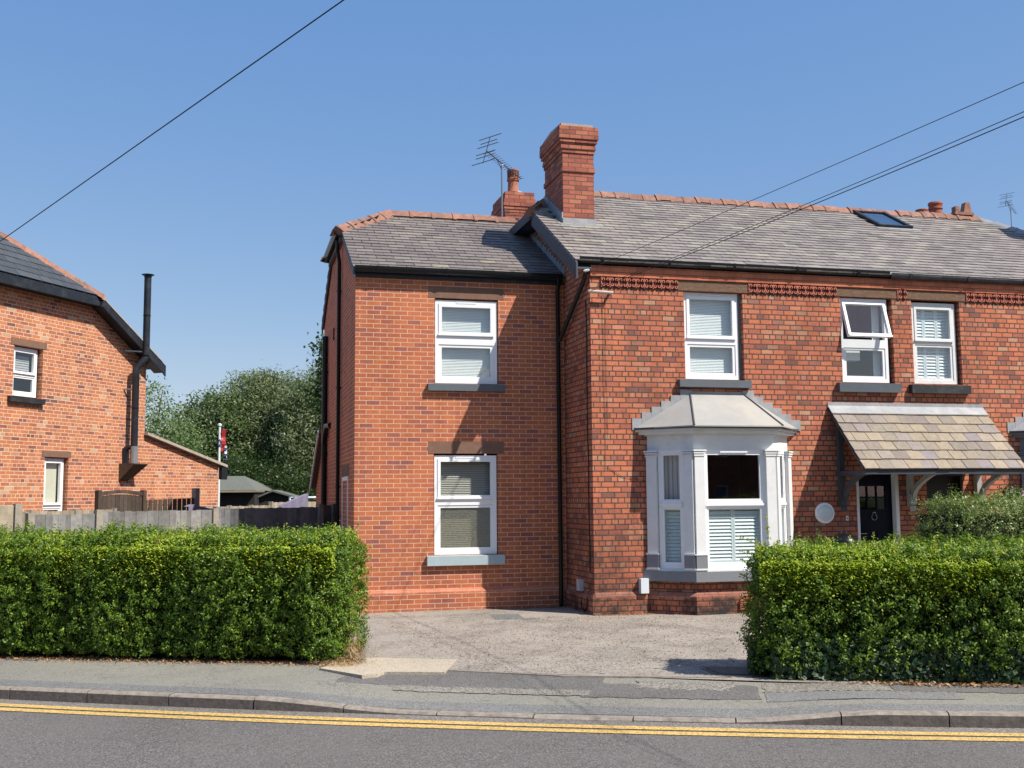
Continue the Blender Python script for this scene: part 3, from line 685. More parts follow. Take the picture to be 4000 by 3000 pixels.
# --- side door in the left gable wall
Ms = Matrix.Translation((1.95, 19.75, 0)) @ Matrix.Rotation(R_(-90), 4, 'Z')    # local x runs towards the street, y into the house
m = MB(Ms); border(m, 0, .98, -.05, 2.16, .07, .07, .03, .07, -.012, .06); m.box(.07, .91, .02, .05, -.02, 2.09); dr = m.build('side_door', 'upvc', HB)
m = MB(Ms)
for a, b in ((.2, .42), (.54, .76)): m.face([(a, .015, .3), (b, .015, .3), (b, .015, 1.95), (a, .015, 1.95)])
m.build('pane', 'glass', dr)
MB(Ms).box(-.12, 1.1, -.006, .05, 2.165, 2.36).build('lintel', 'sandstone', HB)

# --- roofs
p_e = .5415; n_e = Vector((0, -p_e, 1)).normalized()
e0 = Vector((1.895, 17.70, 5.545)); sE = Vector((0, 1, p_e)).normalized()
ridgeY, ridgeZ = 20.93, 5.545+p_e*(20.93-17.70)
hipY = 19.70; hipZ = 5.545+p_e*(hipY-17.70); xr0 = 2.93
LE = (ridgeY-17.70)/sE.y; vh = (hipY-17.70)/sE.y
def in_ext(u, v):
    if u < 0 or u > 3.60: return False
    return v < vh or u > (v-vh)/(LE-vh)*(xr0-e0.x)
def base_roof(mb, faces):
    for f in faces: mb.face(f)
m = MB(); dn_ = lambda x, y, z: (x, y, z-.012)
back = 2*ridgeY-17.70; hipB = 2*ridgeY-hipY
fE = [[(1.895, 17.70, 5.545), (5.50, 17.70, 5.545), (5.50, ridgeY, ridgeZ), (xr0, ridgeY, ridgeZ), (1.895, hipY, hipZ)],
      [(5.50, back, 5.545), (1.895, back, 5.545), (1.895, hipB, hipZ), (xr0, ridgeY, ridgeZ), (5.50, ridgeY, ridgeZ)],
      [(1.895, hipY, hipZ), (xr0, ridgeY, ridgeZ), (1.895, hipB, hipZ)]]
m.extr([dn_(*p) for p in fE[0]], (0, 0, -.05)); m.extr([dn_(*p) for p in fE[1]], (0, 0, -.05)); m.extr([dn_(*p) for p in fE[2]], (0, 0, -.05))
rfE = m.build('roof', 'new_slate', HB); rfE['label'] = 'brown slate roof of the plainer wing, hipped at its left end'
m = MB(); slates(m, e0, (1, 0, 0), sE, 0, 3.61, 0, LE, .30, .185, in_ext, seed=5); m.build('slate_covering', 'brown_slate', rfE)
m = MB(); Vh = Vector((xr0-1.895, 0, ridgeZ-hipZ)).normalized(); Lh = Vector((xr0-1.895, 0, ridgeZ-hipZ)).length
slates(m, (1.86, hipB, hipZ), (0, -1, 0), Vh, 0, hipB-hipY, 0, Lh, .30, .185, lambda u, v: abs(u-(hipB-hipY)/2) < (hipB-hipY)/2*(1-v/Lh)+.02, seed=6); m.build('slate_covering', 'brown_slate', rfE)
m = MB(); slates(m, (5.5, back, 5.545), (-1, 0, 0), (0, -1, p_e), 0, 3.61, 0, LE, .30, .185, lambda u, v: in_ext(3.6-u, v), seed=7); m.build('slate_covering', 'brown_slate', rfE)
m = MB(); ridge(m, (xr0-.02, ridgeY, ridgeZ+.07), (5.48, ridgeY, ridgeZ+.07), .45, .15); ridge(m, (1.80, hipY-.02, hipZ+.05), (xr0, ridgeY, ridgeZ+.07), .40, .15); ridge(m, (1.80, hipB+.02, hipZ+.05), (xr0, ridgeY, ridgeZ+.07), .40, .15)
m.build('ridge_tiles', 'ridge_clay', rfE)
m = MB(); m.extr([(1.90, 17.72, 5.40), (1.90, 17.72, 5.53), (1.90, hipY, hipZ-.01), (1.90, hipY, hipZ-.14)], (.03, 0, 0)); m.extr([(1.90, back-.02, 5.40), (1.90, back-.02, 5.53), (1.90, hipB, hipZ-.01), (1.90, hipB, hipZ-.14)][::-1], (.03, 0, 0))
m.box(1.87, 1.93, hipY, hipB, hipZ-.15, hipZ-.02); m.build('bargeboard', 'board_grey', HB)

p_m = .572; sM = Vector((0, 1, p_m)).normalized()
mY0, mZ0, mRY = 16.27, 5.515, 20.10; mRZ = mZ0+p_m*(mRY-mY0); mHY = 18.80; mHZ = mZ0+p_m*(mHY-mY0); mx0 = 5.25; mxr = 6.15; mxe = 15.70; mxq = 17.75
LM = (mRY-mY0)/sM.y; vhm = (mHY-mY0)/sM.y
mB = 2*mRY-mY0; mHB = 2*mRY-mHY
def in_main(u, v):
    x = mx0+u
    if v > vhm and x < mx0+(v-vhm)/(LM-vhm)*(mxr-mx0): return False
    if x > mxq-(v/LM)*(mxq-mxe): return False
    y = mY0+v*sM.y
    if 5.66 < x < 6.22 and 18.22 < y < 19.3: return False
    if 12.58 < x < 13.30 and 19.1 < y < 19.98: return False
    return True
m = MB()
fM = [[(mx0, mY0+.09, mZ0+.09*p_m), (mxq, mY0+.09, mZ0+.09*p_m), (mxe, mRY, mRZ), (mxr, mRY, mRZ), (mx0, mHY, mHZ)],
      [(mxq, mB, mZ0), (mx0, mB, mZ0), (mx0, mHB, mHZ), (mxr, mRY, mRZ), (mxe, mRY, mRZ)],
      [(mx0, mHY, mHZ), (mxr, mRY, mRZ), (mx0, mHB, mHZ)], [(mxq, mY0, mZ0), (mxq, mB, mZ0), (mxe, mRY, mRZ)]]
for f in fM: m.extr([dn_(*p) for p in f], (0, 0, -.05))
rfM = m.build('roof', 'new_slate', HB); rfM['label'] = 'long grey slate roof of the older wing with a skylight'
m = MB(); slates(m, (mx0, mY0, mZ0), (1, 0, 0), sM, 0, mxq-mx0, 0, LM, .29, .175, in_main, seed=9); m.build('slate_covering', 'slate', rfM)
m = MB(); Vh = Vector((mxr-mx0, 0, mRZ-mHZ)).normalized(); Lh = Vector((mxr-mx0, 0, mRZ-mHZ)).length
slates(m, (mx0-.03, mHB, mHZ), (0, -1, 0), Vh, 0, mHB-mHY, 0, Lh, .29, .175, lambda u, v: abs(u-(mHB-mHY)/2) < (mHB-mHY)/2*(1-v/Lh)+.02, seed=6); m.build('slate_covering', 'slate', rfM)
m = MB(); ridge(m, (mxr, mRY, mRZ+.055), (mxe, mRY, mRZ+.055), .29, .14); ridge(m, (mx0-.06, mHY-.05, mHZ+.02), (mxr, mRY, mRZ+.05), .42, .12)
m.build('ridge_tiles', 'ridge_clay', rfM)
m = MB(); ridge(m, (mxe, mRY, mRZ+.04), (mxq, mY0, mZ0+.04), .46, .12); m.build('hip_flashing', 'lead', rfM)
m = MB(); m.box(15.08, 15.55, mRY-.08, mRY+.08, mRZ+.08, mRZ+.14); m.box(15.1, 15.2, mRY-.07, mRY+.07, mRZ+.14, mRZ+.26)
m.extr([(15.3, mRY-.07, mRZ+.14), (15.5, mRY-.07, mRZ+.14), (15.46, mRY-.07, mRZ+.36), (15.36, mRY-.07, mRZ+.36)][::-1], (0, .14, 0)); m.build('ridge_finial', 'ridge_clay', rfM)
# barge and fascia boards of the older wing
m = MB(); m.extr([(5.235, 16.2, 5.21), (5.235, 16.2, 5.47), (5.235, mHY, mHZ-.005), (5.235, mHY, mHZ-.27)], (.03, 0, 0)); m.build('bargeboard', 'board_grey', HB)
m = MB(); m.extr([(5.235, mB, 5.3), (5.235, mB, 5.5), (5.235, mHB, mHZ-.005), (5.235, mHB, mHZ-.25)][::-1], (.03, 0, 0)); m.build('bargeboard', 'board_grey', HB)
m = MB(); m.box(5.20, 5.232, mHY, mHB, mHZ-.16, mHZ-.01); m.build('fascia', 'board_grey', HB)
m = MB(); m.box(5.265, XG, mHY-.1, mHB, mHZ-.16, mHZ-.13); m.extr([(5.265, 16.28, 5.40), (5.265, mHY, mHZ-.11), (5.265, mHY, mHZ-.13), (5.265, 16.28, 5.38)], (XG-5.265, 0, 0)); m.build('soffit', 'board_grey', HB)
# stepped lead flashing where the lower roof meets the gable wall
m = MB(); k = 0; y = 17.75
while y < 20.8:
    z = 5.545+p_e*(y-17.70); m.box(XG-.012, XG-.002, y, y+.16, z-.01, z+.16+.02*(k % 2)); y += .155; k += 1
m.build('flashing', 'lead', HB)
# gutters
def gutter(x0, x1, y, z, par, r=.06, mat='black_plastic'):
    prof = [(0, .01), (-.012, -.02), (-.03, -.05), (-.06, -.07), (-.09, -.072), (-.115, -.055), (-.125, -.02), (-.13, .022), (-.118, .022), (-.112, -.015), (-.06, -.055), (-.012, .01)]
    mb = MB(); mb.extr([(x0, y+a, z+b) for a, b in prof], (x1-x0, 0, 0)); x = x0+.35
    o = mb.build('gutter', mat, par)
    while x < x1:
        MB().extr([(x, y+a*1.06, z+b*1.12) for a, b in prof[:8]]+[(x, y, z+.03)], (.05, 0, 0)).build('bracket', mat, o); x += 1.15
    return o
gutter(1.92, 5.47, 17.79, 5.56, HB); MB().box(1.92, 5.5, 17.79, 17.845, 5.42, 5.56).build('fascia', 'black_paint', HB)
gutter(5.32, 10.9, 16.388, 5.56, HB); gutter(10.93, 17.6, 16.392, 5.535, HB, mat='black_paint')
MB().box(5.27, XR, 16.39, 16.408, 5.475, 5.545).build('fascia', 'black_paint', HB)
Mg = Matrix.Translation((1.88, 0, hipZ)) @ Matrix.Rotation(R_(-90), 4, 'Z')
mb = MB(Mg); prof = [(0, .01), (-.03, -.05), (-.09, -.072), (-.125, -.02), (-.13, .022), (-.112, -.015), (-.06, -.055), (-.012, .01)]
mb.extr([(-hipB, a, b-.01) for a, b in prof], (hipB-hipY, 0, 0)); gg = mb.build('gutter', 'black_plastic', HB)
# downpipes
def pipe(path, r, mat, par, name='downpipe', clips=(), cx=(0, 0)):
    mb = MB(); mb.tube(path, r, 12); o = mb.build(name, mat, par, True)
    for (x, y, z) in clips:
        c = MB(); c.lathe((x, y, z-.02), [(r+.008, 0), (r+.008, .04)], 12); c.box(x-.02 if cx[0] == 0 else x, x+.02 if cx[0] == 0 else x+cx[0], y if cx[1] else y-.015, y+cx[1] if cx[1] else y+.015, z-.012, z+.012); c.build('clip', mat, o)
    return o
pipe([(5.40, 17.72, 5.5), (5.40, 17.72, 5.38), (5.40, 17.77, 5.30), (5.40, 17.77, -.05)], .036, 'black_plastic', HB, clips=[(5.40, 17.77, z) for z in (1.2, 2.4, 3.6)], cx=(0, .08))
pipe([(5.47, 16.36, 5.44), (5.45, 16.50, 5.22), (5.44, 17.72, 4.5), (5.40, 17.77, 4.42)], .036, 'black_plastic', HB)
pipe([(1.86, 20.1, 6.55), (1.86, 20.1, 6.35), (1.90, 20.15, 6.15), (1.90, 20.15, -.05)], .036, 'black_plastic', HB, clips=[(1.90, 20.15, z) for z in (5.6, 3.8, 2.0)], cx=(.06, 0))
pipe([(1.88, 22.9, 5.15), (1.88, 22.9, -.05)], .06, 'black_plastic', HB, 'soil_pipe', clips=[(1.88, 22.9, z) for z in (4.4, 2.7)], cx=(.08, 0))
pipe([(1.94, 22.2, 3.25), (1.88, 22.5, 3.25), (1.88, 22.75, 3.1), (1.88, 22.9, 2.9)], .055, 'black_plastic', HB, 'soil_pipe')
m = MB(); m.box(1.93, 1.949, 21.55, 21.7, 4.9, 5.13); m.box(1.93, 1.949, 20.65, 20.85, 1.75, 2.1); m.build('wall_vent', 'dark_terracotta', HB)
# rear lean-to of the plainer wing
m = MB(); m.face([(1.97, 24.0, -.15), (1.97, 24.0, 3.25), (1.97, 26.2, 2.15), (1.97, 26.2, -.15)][::-1]); m.face([(1.97, 26.2, -.15), (1.97, 26.2, 2.15), (5, 26.2, 2.15), (5, 26.2, -.15)]); m.build('wall', 'orange_brick', HB)
m = MB(); m.extr([(1.85, 24.0, 3.28), (1.85, 26.35, 2.10), (1.85, 26.35, 2.02), (1.85, 24.0, 3.20)][::-1], (3.1, 0, 0)); m.build('roof', 'brown_slate', HB)
m = MB(); m.extr([(1.82, 24.0, 3.20), (1.82, 26.35, 2.02), (1.82, 26.35, 1.92), (1.82, 24.0, 3.10)][::-1], (.03, 0, 0)); m.build('bargeboard', 'white_paint', HB)
# --- chimneys
def chimney(x0, x1, y0, y1, bands, par, mat='chimney_brick'):
    m = MB()
    for (z0, z1, e) in bands: m.box(x0-e, x1+e, y0-e, y1+e, z0, z1)
    return m.build('chimney', mat, par)
c1b = [(6.3, 7.55, 0), (7.55, 7.635, .022), (7.635, 7.90, .0), (7.90, 7.965, .018), (7.965, 8.035, .036), (8.035, 8.085, .026), (8.085, 8.15, .058), (8.15, 8.30, .078), (8.30, 8.372, .072)]
c1 = chimney(5.65, 6.23, 18.18, 19.32, c1b, HB); c1['label'] = 'tall corbelled red brick chimney without a pot'
m = MB(); rr = random.Random(5); pts = [(5.60+.03*rr.random(), 18.14), (6.0, 18.13+.03*rr.random()), (6.22, 18.16), (6.25, 18.6), (6.2, 19.3), (5.62, 19.33), (5.58, 18.7)]
m.prism(pts, 8.37, 8.43); m.prism([(5.7, 18.25), (6.1, 18.22), (6.15, 19.1), (5.75, 19.2)], 8.43, 8.455); m.build('chimney_cap', 'mortar', c1)
m = MB(); sz = lambda y: mZ0+p_m*(y-mY0)
m.box(5.63, 6.25, 18.135, 18.178, sz(18.16)-.02, sz(18.16)+.10); y = 18.18
while y < 19.3: m.box(5.625, 5.648, y, y+.13, sz(y)-.02, sz(y+.13)+.13); y += .128
m.box(5.55, 6.33, 18.02, 18.15, sz(18.05)-.005, sz(18.05)+.03); m.build('flashing', 'lead', c1)
c2b = [(6.9, 7.55, 0), (7.55, 7.615, .012), (7.615, 7.68, .02), (7.68, 7.745, .03), (7.745, 7.81, .04), (7.81, 7.89, .055), (7.89, 7.97, .035), (7.97, 8.12, .01)]
c2 = chimney(5.46, 6.07, 21.6, 22.7, c2b, HB); c2['label'] = 'short red brick chimney behind the lower roof with one vented pot'
m = MB(); m.lathe((5.765, 22.1, 8.12), [(.3, 0), (.27, .06), (.2, .12), (.12, .16)], 20); m.build('chimney_cap', 'lead', c2)
m = MB(); m.lathe((5.715, 21.95, 8.2), [(.125, 0), (.115, .02), (.108, .24), (.13, .25), (.13, .3), (.118, .31), (.118, .45), (.128, .46), (.128, .49), (.1, .50)], 24); pt = m.build('chimney_pot', 'light_clay_pot', c2, True)
m = MB()
for k in range(4):
    for j in range(14):
        a = 2*PI*j/14; cx, cy = 5.715+.1195*math.cos(a), 21.95+.1195*math.sin(a); m.obb((cx, cy, 8.535+k*.032), (-math.sin(a)*.018, math.cos(a)*.018, 0), (math.cos(a)*.004, math.sin(a)*.004, 0), (0, 0, .008))
m.build('chimney_pot', 'dark_terracotta', c2)
c3 = chimney(14.85, 15.7, 20.9, 21.6, [(6.6, 7.85, 0)], HB); c3['label'] = 'chimney hidden behind the ridge, its two pots showing'
m = MB(); m.lathe((15.45, 21.2, 7.8), [(.15, 0), (.14, .40), (.16, .41), (.16, .44), (.145, .45), (.15, .50), (.165, .53), (.15, .57), (.1, .57)], 24); m.build('chimney_pot', 'clay_pot', c3, True)
m = MB(); m.lathe((15.09, 21.2, 7.75), [(.13, 0), (.125, .40), (.14, .41), (.14, .43), (.12, .44)], 24); m.build('chimney_pot', 'light_clay_pot', c3, True)
c4 = chimney(16.36, 16.96, 18.18, 18.85, [(5.9, 6.3, 0)]+c1b, HB)
# --- skylight on the front slope
def on_m(x, y, h=0): N = Vector((0, -p_m, 1)).normalized(); return Vector((x, y, mZ0+p_m*(y-mY0)))+N*h
def obx(mb, x0, x1, y0, y1, h0, h1):
    i = mb.pts([on_m(x0, y0, h0), on_m(x1, y0, h0), on_m(x1, y1, h0), on_m(x0, y1, h0), on_m(x0, y0, h1), on_m(x1, y0, h1), on_m(x1, y1, h1), on_m(x0, y1, h1)])
    for q in ((0, 3, 2, 1), (4, 5, 6, 7), (0, 1, 5, 4), (1, 2, 6, 5), (2, 3, 7, 6), (3, 0, 4, 7)): mb.f.append(tuple(i+a for a in q))
m = MB(); X0, X1, Y0, Y1 = 12.56, 13.33, 19.06, 20.02
obx(m, X0, X0+.07, Y0, Y1, -.02, .075); obx(m, X1-.07, X1, Y0, Y1, -.02, .075); obx(m, X0+.07, X1-.07, Y0, Y0+.06, -.02, .07); obx(m, X0+.07, X1-.07, Y1-.06, Y1, -.02, .07)
sk = m.build('skylight', 'black_paint', HB); m = MB(); m.face([on_m(X0+.06, Y0+.05, .05), on_m(X1-.06, Y0+.05, .05), on_m(X1-.06, Y1-.05, .05), on_m(X0+.06, Y1-.05, .05)]); m.build('pane', 'roof_glass', sk)
m = MB(); obx(m, X0+.02, X1-.02, Y0+.02, Y1-.02, -.25, -.2); m.build('room', 'blind_slat', sk)
m = MB(); obx(m, X0-.08, X1+.14, Y0-.1, Y0-.005, .014, .022); m.build('flashing', 'lead', sk)

# --- bay windows
def bay(dx, paint, base, lab, roofmat, sillmat):
    T = Matrix.Translation((dx, 0, 0)); A, B, C, D = Vector((6.45, YM, 0)), Vector((7.0, 15.86, 0)), Vector((8.37, 15.86, 0)), Vector((8.92, YM, 0))
    def poly(o, back=YM):
        k = .4142*o
        return [(6.45-o*1.414, back), (7.0-k, 15.86-o), (8.37+k, 15.86-o), (8.92+o*1.414, back)]
    m = MB(T); m.prism(poly(-.04), .29, .46); bw = m.build('bay_window', 'old_brick', HB); bw['label'] = lab
    MB(T).prism(poly(.03), -.15, .21).build('plinth', 'old_brick', bw)
    m = MB(T); a, b = poly(.03), poly(-.02); i = m.pts([(x, y, .21) for x, y in a]+[(x, y, .235) for x, y in a]+[(x, y, .295) for x, y in b])
    for j in range(3): m.f += [(i+j, i+j+1, i+5+j, i+4+j), (i+4+j, i+5+j, i+9+j, i+8+j)]
    m.build('plinth_cap', 'old_cap_brick', bw)
    m = MB(T); m.prism(poly(.075), .46, .615); m.build('sill', sillmat, bw)
    m = MB(T); m.prism(poly(.05), .6155, .64); m.build('sill', paint, bw)
    m = MB(T); m.prism(poly(0), 2.5, 2.735); m.prism(poly(.03), 2.735, 2.755); m.prism(poly(.10), 2.755, 2.80); m.prism(poly(.14), 2.80, 2.835); m.build('cornice', paint, bw)
    m = MB(T); m.prism(poly(.17), 2.8355, 2.865); m.build('gutter', 'dark_lead', bw)
    # lead roof
    R0 = [(6.24, YM, 2.865), (6.93, 15.63, 2.87), (8.44, 15.63, 2.87), (9.13, YM, 2.865)]; R1 = [(7.215, YM, 3.435), (8.15, YM, 3.435)]
    m = MB(T); m.face([R0[0], R0[1], R1[0]]); m.face([R0[1], R0[2], R1[1], R1[0]]); m.face([R0[2], R0[3], R1[1]])
    for a, b in ((0, 1), (1, 2), (2, 3)): p, q = Vector(R0[a]), Vector(R0[b]); m.face([p-Vector((0, 0, .02)), q-Vector((0, 0, .02)), q, p])
    rf = m.build('roof', roofmat, bw)
    for p, q in ((R0[1], R1[0]), (R0[2], R1[1])): MB(T).tube([Vector(p)+Vector((0, 0, .006)), Vector(q)+Vector((0, 0, .006))], .014, 6).build('seam', 'dark_lead', bw)
    m = MB(T)
    for k in range(6):
        f = k/6; zz = 2.865+.57*f; xa = 6.20+(7.20-6.20)*f; m.box(xa, xa+.20, YM-.014-.002*k, YM-.002, zz-.03, zz+.155)
        xb = 9.17-(9.17-8.17)*f; m.box(xb-.20, xb, YM-.014-.002*k, YM-.002, zz-.03, zz+.155)
    m.box(7.22, 8.15, YM-.01, YM-.002, 3.41, 3.47); m.build('flashing', 'lead', bw)
    # pilasters
    def pil(cx, cy, a, hw=.08, dp=.06):
        P = MB(T); Bs = MB(T); Cp = P
        R = Matrix.Translation((cx+dx, cy, 0)) @ Matrix.Rotation(a, 4, 'Z')
        for mb, z0, z1, e in ((P, .89, 2.40, 0), (Cp, 2.40, 2.425, .012), (Cp, 2.437, 2.462, .02), (Cp, 2.474, 2.5, .03), (Cp, .868, .89, .02), (Cp, .64, .665, .02)):
            mb.M = R; mb.box(-hw-e, hw+e, -dp-e, .03, z0, z1)
        P.M = R; P.box(-hw+.001, hw-.001, -dp+.01, .029, 2.41, 2.499); Bs.M = R; Bs.box(-hw-.012, hw+.012, -dp-.012, .03, .665, .868)
        P.build('pilaster', paint, bw); Bs.build('pilaster_base', base, bw)
    pil(7.075, 15.86, 0); pil(8.295, 15.86, 0)
    s45 = .7071
    pil(7.0-.075*s45, 15.86+.075*s45, -PI/4, .075); pil(8.37+.075*s45, 15.86+.075*s45, PI/4, .075)
    pil(6.45+.085*s45, YM-.085*s45, -PI/4, .085); pil(8.92-.085*s45, YM-.085*s45, PI/4, .085)
    # front window and two narrow side ones (their parts hang directly from the bay)
    def facet(M, x0, x1, vent, n):
        mb = MB(M); border(mb, x0, x1, .64, 2.5, .05, .05, .06, .05, 0, .07); mb.box(x0+.05, x1-.05, -.01, .06, 1.60, 1.70); mb.box(x0+.03, x1-.03, -.025, -.01, 1.625, 1.66)
        border(mb, x0+.05, x1-.05, 1.70, 2.45, .035, .035, .03, .03, .01, .05); border(mb, x0+.05, x1-.05, .70, 1.60, .035, .035, .05, .03, .01, .05)
        if vent: c = (x0+x1)/2; mb.box(c-(x1-x0)*.22, c+(x1-x0)*.22, -.016, 0, 2.455, 2.48)
        mb.build('window_frame', 'upvc', bw)
        psheet(M, x0+.08, x1-.08, .03, 1.72, 2.43).build('pane', 'glass', bw); psheet(M, x0+.08, x1-.08, .03, .74, 1.58).build('pane', 'glass', bw)
        shutters(x0+.06, x1-.06, .72, 1.60, .085, n, 'shutter', bw, M)
    Mf = Matrix.Translation((dx, 15.865, 0)); facet(Mf, 7.155, 8.215, True, 2)
    L = .7778; Ml = Matrix.Translation((6.45+dx, YM, 0)) @ Matrix.Rotation(-PI/4, 4, 'Z'); facet(Ml, .18, L-.16, True, 1)
    Mr = Matrix.Translation((8.37+dx, 15.86, 0)) @ Matrix.Rotation(PI/4, 4, 'Z'); facet(Mr, .16, L-.18, False, 1)
    m = MB(Ml); 
    for k in range(9): m.obb((.26+.04*k, .14+.015*(k % 2), 2.08), (.018, .012*(-1)**k, 0), (0, .002, 0), (0, 0, .37))
    m.build('curtain', 'grey_curtain', bw)
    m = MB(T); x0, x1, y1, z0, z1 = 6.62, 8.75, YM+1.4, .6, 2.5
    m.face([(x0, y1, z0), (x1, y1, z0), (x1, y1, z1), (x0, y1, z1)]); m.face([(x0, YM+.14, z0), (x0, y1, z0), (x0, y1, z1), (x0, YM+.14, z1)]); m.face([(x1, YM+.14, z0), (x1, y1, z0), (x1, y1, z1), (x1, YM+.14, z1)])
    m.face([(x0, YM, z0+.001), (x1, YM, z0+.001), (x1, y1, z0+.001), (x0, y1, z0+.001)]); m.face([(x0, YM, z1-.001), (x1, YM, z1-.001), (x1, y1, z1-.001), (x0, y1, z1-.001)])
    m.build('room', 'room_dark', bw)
    return bw
bay1 = bay(0, 'white_paint', 'grey_paint', 'white painted bay window with pale lead roof', 'lead_roof', 'grey_paint')
m = MB(); m.box(7.70, 7.90, 15.80, 15.85, .02, .18)
for k in range(5): m.box(7.69, 7.91, 15.79, 15.8, .025+k*.032, .043+k*.032)
m.build('air_brick', 'clay_pot', bay1)
bay(6.99, 'grey_paint', 'sill_dark', 'grey painted bay window cut by the right edge', 'lead', 'sill_dark')

# --- porch canopy over both doors
tp, bt = Vector((0, YM, 3.245)), Vector((0, 15.39, 2.19)); sv = (tp-bt); LP = sv.length; sv.normalize(); px0, px1 = 9.70, 12.70
m = MB(); nP = Vector((1, 0, 0)).cross(sv)
m.extr([Vector((px0, 0, 0))+bt-nP*.02, Vector((px1, 0, 0))+bt-nP*.02, Vector((px1, 0, 0))+tp-nP*.02, Vector((px0, 0, 0))+tp-nP*.02], -nP*.03)
po = m.build('porch_canopy', 'porch_timber', HB); po['label'] = 'timber porch canopy with buff stone slates over the two doors'
m = MB(); rows = [0]; slates(m, Vector((px0, 0, 0))+bt, (1, 0, 0), sv, 0, px1-px0, -.02, LP-.13, .265, .215, lambda u, v: True, .018, .005, 21); m.build('slate_covering', 'sandstone_slate', po)
m = MB(); O = Vector((px0-.02, 0, 0))+bt
m.obb(Vector(((px0+px1)/2, 0, 0))+bt+sv*(LP-.08)+nP*.022, (1.51, 0, 0), sv*.10, nP*.006); m.box(px0-.01, px1+.01, YM-.016, YM-.002, 3.23, 3.325); m.build('flashing', 'lead', po)
m = MB(); m.box(px0+.02, px1-.02, 15.40, 15.47, 2.10, 2.165)
for x in np.arange(px0+.12, px1-.05, .36): m.beam((x, 15.44, 2.14), (x, YM-.02, 3.14), .05, .07)
m.build('rafter', 'porch_timber', po)
for bx, mat in ((9.87, 'porch_timber'), (11.17, 'porch_cream'), (12.5, 'porch_cream')):
    m = MB(); m.box(bx-.045, bx+.045, YM-.09, YM-.002, 1.58, 2.95)
    m.box(bx-.06, bx+.06, YM-.15, YM-.09, 1.70, 1.78); m.box(bx-.05, bx+.05, YM-.13, YM-.09, 1.60, 1.69); m.box(bx-.055, bx+.055, YM-.11, YM-.09, 1.50, 1.58)
    m.box(bx-.04, bx+.04, 15.52, YM-.09, 2.09, 2.17)
    pr = None
    for k in range(11):
        a = k/10*PI/2; f_ = k/10; q = Vector((bx, YM-.13-.62*f_**1.7, 1.72+.42*f_**.85))
        if pr: m.beam(pr, q+(q-pr)*.08, .07, .075, up=(1, 0, 0))
        pr = q
    m.build('bracket', mat, po)
# --- doors
m = MB(); y = YM+.10; border(m, 10.17, 10.97, -.1, 2.17, .045, .065, .03, .05, YM-.01, y+.05); fr = m.build('front_door', 'white_paint', HB); fr['label'] = 'navy front door with six small panes in a white frame'
m = MB(); m.box(10.215, 10.905, y, y+.04, -.07, 1.53); m.box(10.215, 10.905, y, y+.04, 1.92, 2.12); m.box(10.215, 10.27, y, y+.04, 1.53, 1.92); m.box(10.78, 10.905, y, y+.04, 1.53, 1.92)
for xx in (10.425, 10.605): m.box(xx, xx+.022, y, y+.04, 1.53, 1.92)
m.box(10.27, 10.78, y+.001, y+.039, 1.72, 1.742); m.box(10.30, 10.52, y-.012, y, .35, 1.15); m.box(10.60, 10.82, y-.012, y, .35, 1.15); m.build('door_leaf', 'door_navy', fr)
psheet(None, 10.27, 10.78, y+.02, 1.53, 1.92).build('pane', 'glass', fr); interior(10.2, 10.95, -.1, 2.15, y+.06, 1.2, None, 'room_dark', fr)
m = MB(); m.tube([(10.54+.05*math.sin(a), y-.025, 1.40+.05*math.cos(a)*-1) for a in np.linspace(-2.6, 2.6, 12)], .007, 6); m.tube([(10.51, y-.02, 1.47), (10.54, y-.03, 1.485), (10.57, y-.02, 1.47)], .01, 6); m.tube([(10.26, y-.03, 1.13), (10.38, y-.03, 1.13)], .009, 6); m.build('knocker', 'steel', fr)
m = MB(); border(m, 11.52, 12.24, -.1, 2.12, .05, .05, .03, .04, YM+.0, YM+.2); m.box(11.57, 12.19, YM+.12, YM+.16, -.08, 2.08); d2 = m.build('front_door', 'door_brown', HB); d2['label'] = 'dark brown door partly hidden by the clipped bush'
# --- small fittings on the walls
m = MB(); m.tube([(5.46, 16.3, 5.035), (5.88, 16.3, 5.02)], .022, 8); m.box(5.5, 5.53, 16.3, 16.41, 5.02, 5.05); m.box(5.84, 5.87, 16.3, 16.41, 5.01, 5.04); m.build('cable_bracket', 'conduit', HB)
def cablep(pts, r, name='wall_cable', par=HB, mat='cable_black'): return MB().tube(pts, r, 6).build(name, mat, par)
wob = random.Random(4)
cablep([(5.72, 16.405, 4.98)]+[(5.74+wob.uniform(-.012, .012), 16.398, z) for z in np.arange(4.9, 2.2, -.3)]+[(5.78, 16.398, 2.25), (6.0, 16.398, 2.1), (6.5, 16.398, 2.0)], .003, mat='brown_wood')
cablep([(5.78, 16.395, 4.98)]+[(5.78+wob.uniform(-.012, .012), 16.398, z) for z in np.arange(4.8, 2.6, -.3)], .0025, mat='brown_wood')
cablep([(5.515, 16.6, 4.95)]+[(5.52, 16.6+wob.uniform(-.02, .02), z) for z in np.arange(4.8, .4, -.35)], .008)
m = MB(); m.box(6.26, 6.39, 16.30, 16.408, .27, .50); m.build('meter_box', 'meter_white', HB)
m = MB(); m.box(5.455, 5.528, 16.95, 17.10, .28, .46); m.build('meter_box', 'meter_grey', HB)
cablep([(5.50, 16.9, .28), (5.46, 16.9, .05), (5.46, 16.75, -.02), (5.46, 16.6, .05), (5.46, 16.58, .2)], .01)
m = MB(); m.lathe((0, 0, 0), [(.172, 0), (.172, .03), (.165, .045), (.135, .05), (.13, .046)], 40)
lampM = Matrix.Translation((9.555, YM-.001, 1.48)) @ Matrix.Rotation(R_(90), 4, 'X')
for i, v in enumerate(m.v): m.v[i] = lampM @ v
lp = m.build('wall_lamp', 'upvc', None, True, 50); tag(lp, 'round white bulkhead lamp on the brick wall between bay and door', 'lamp')
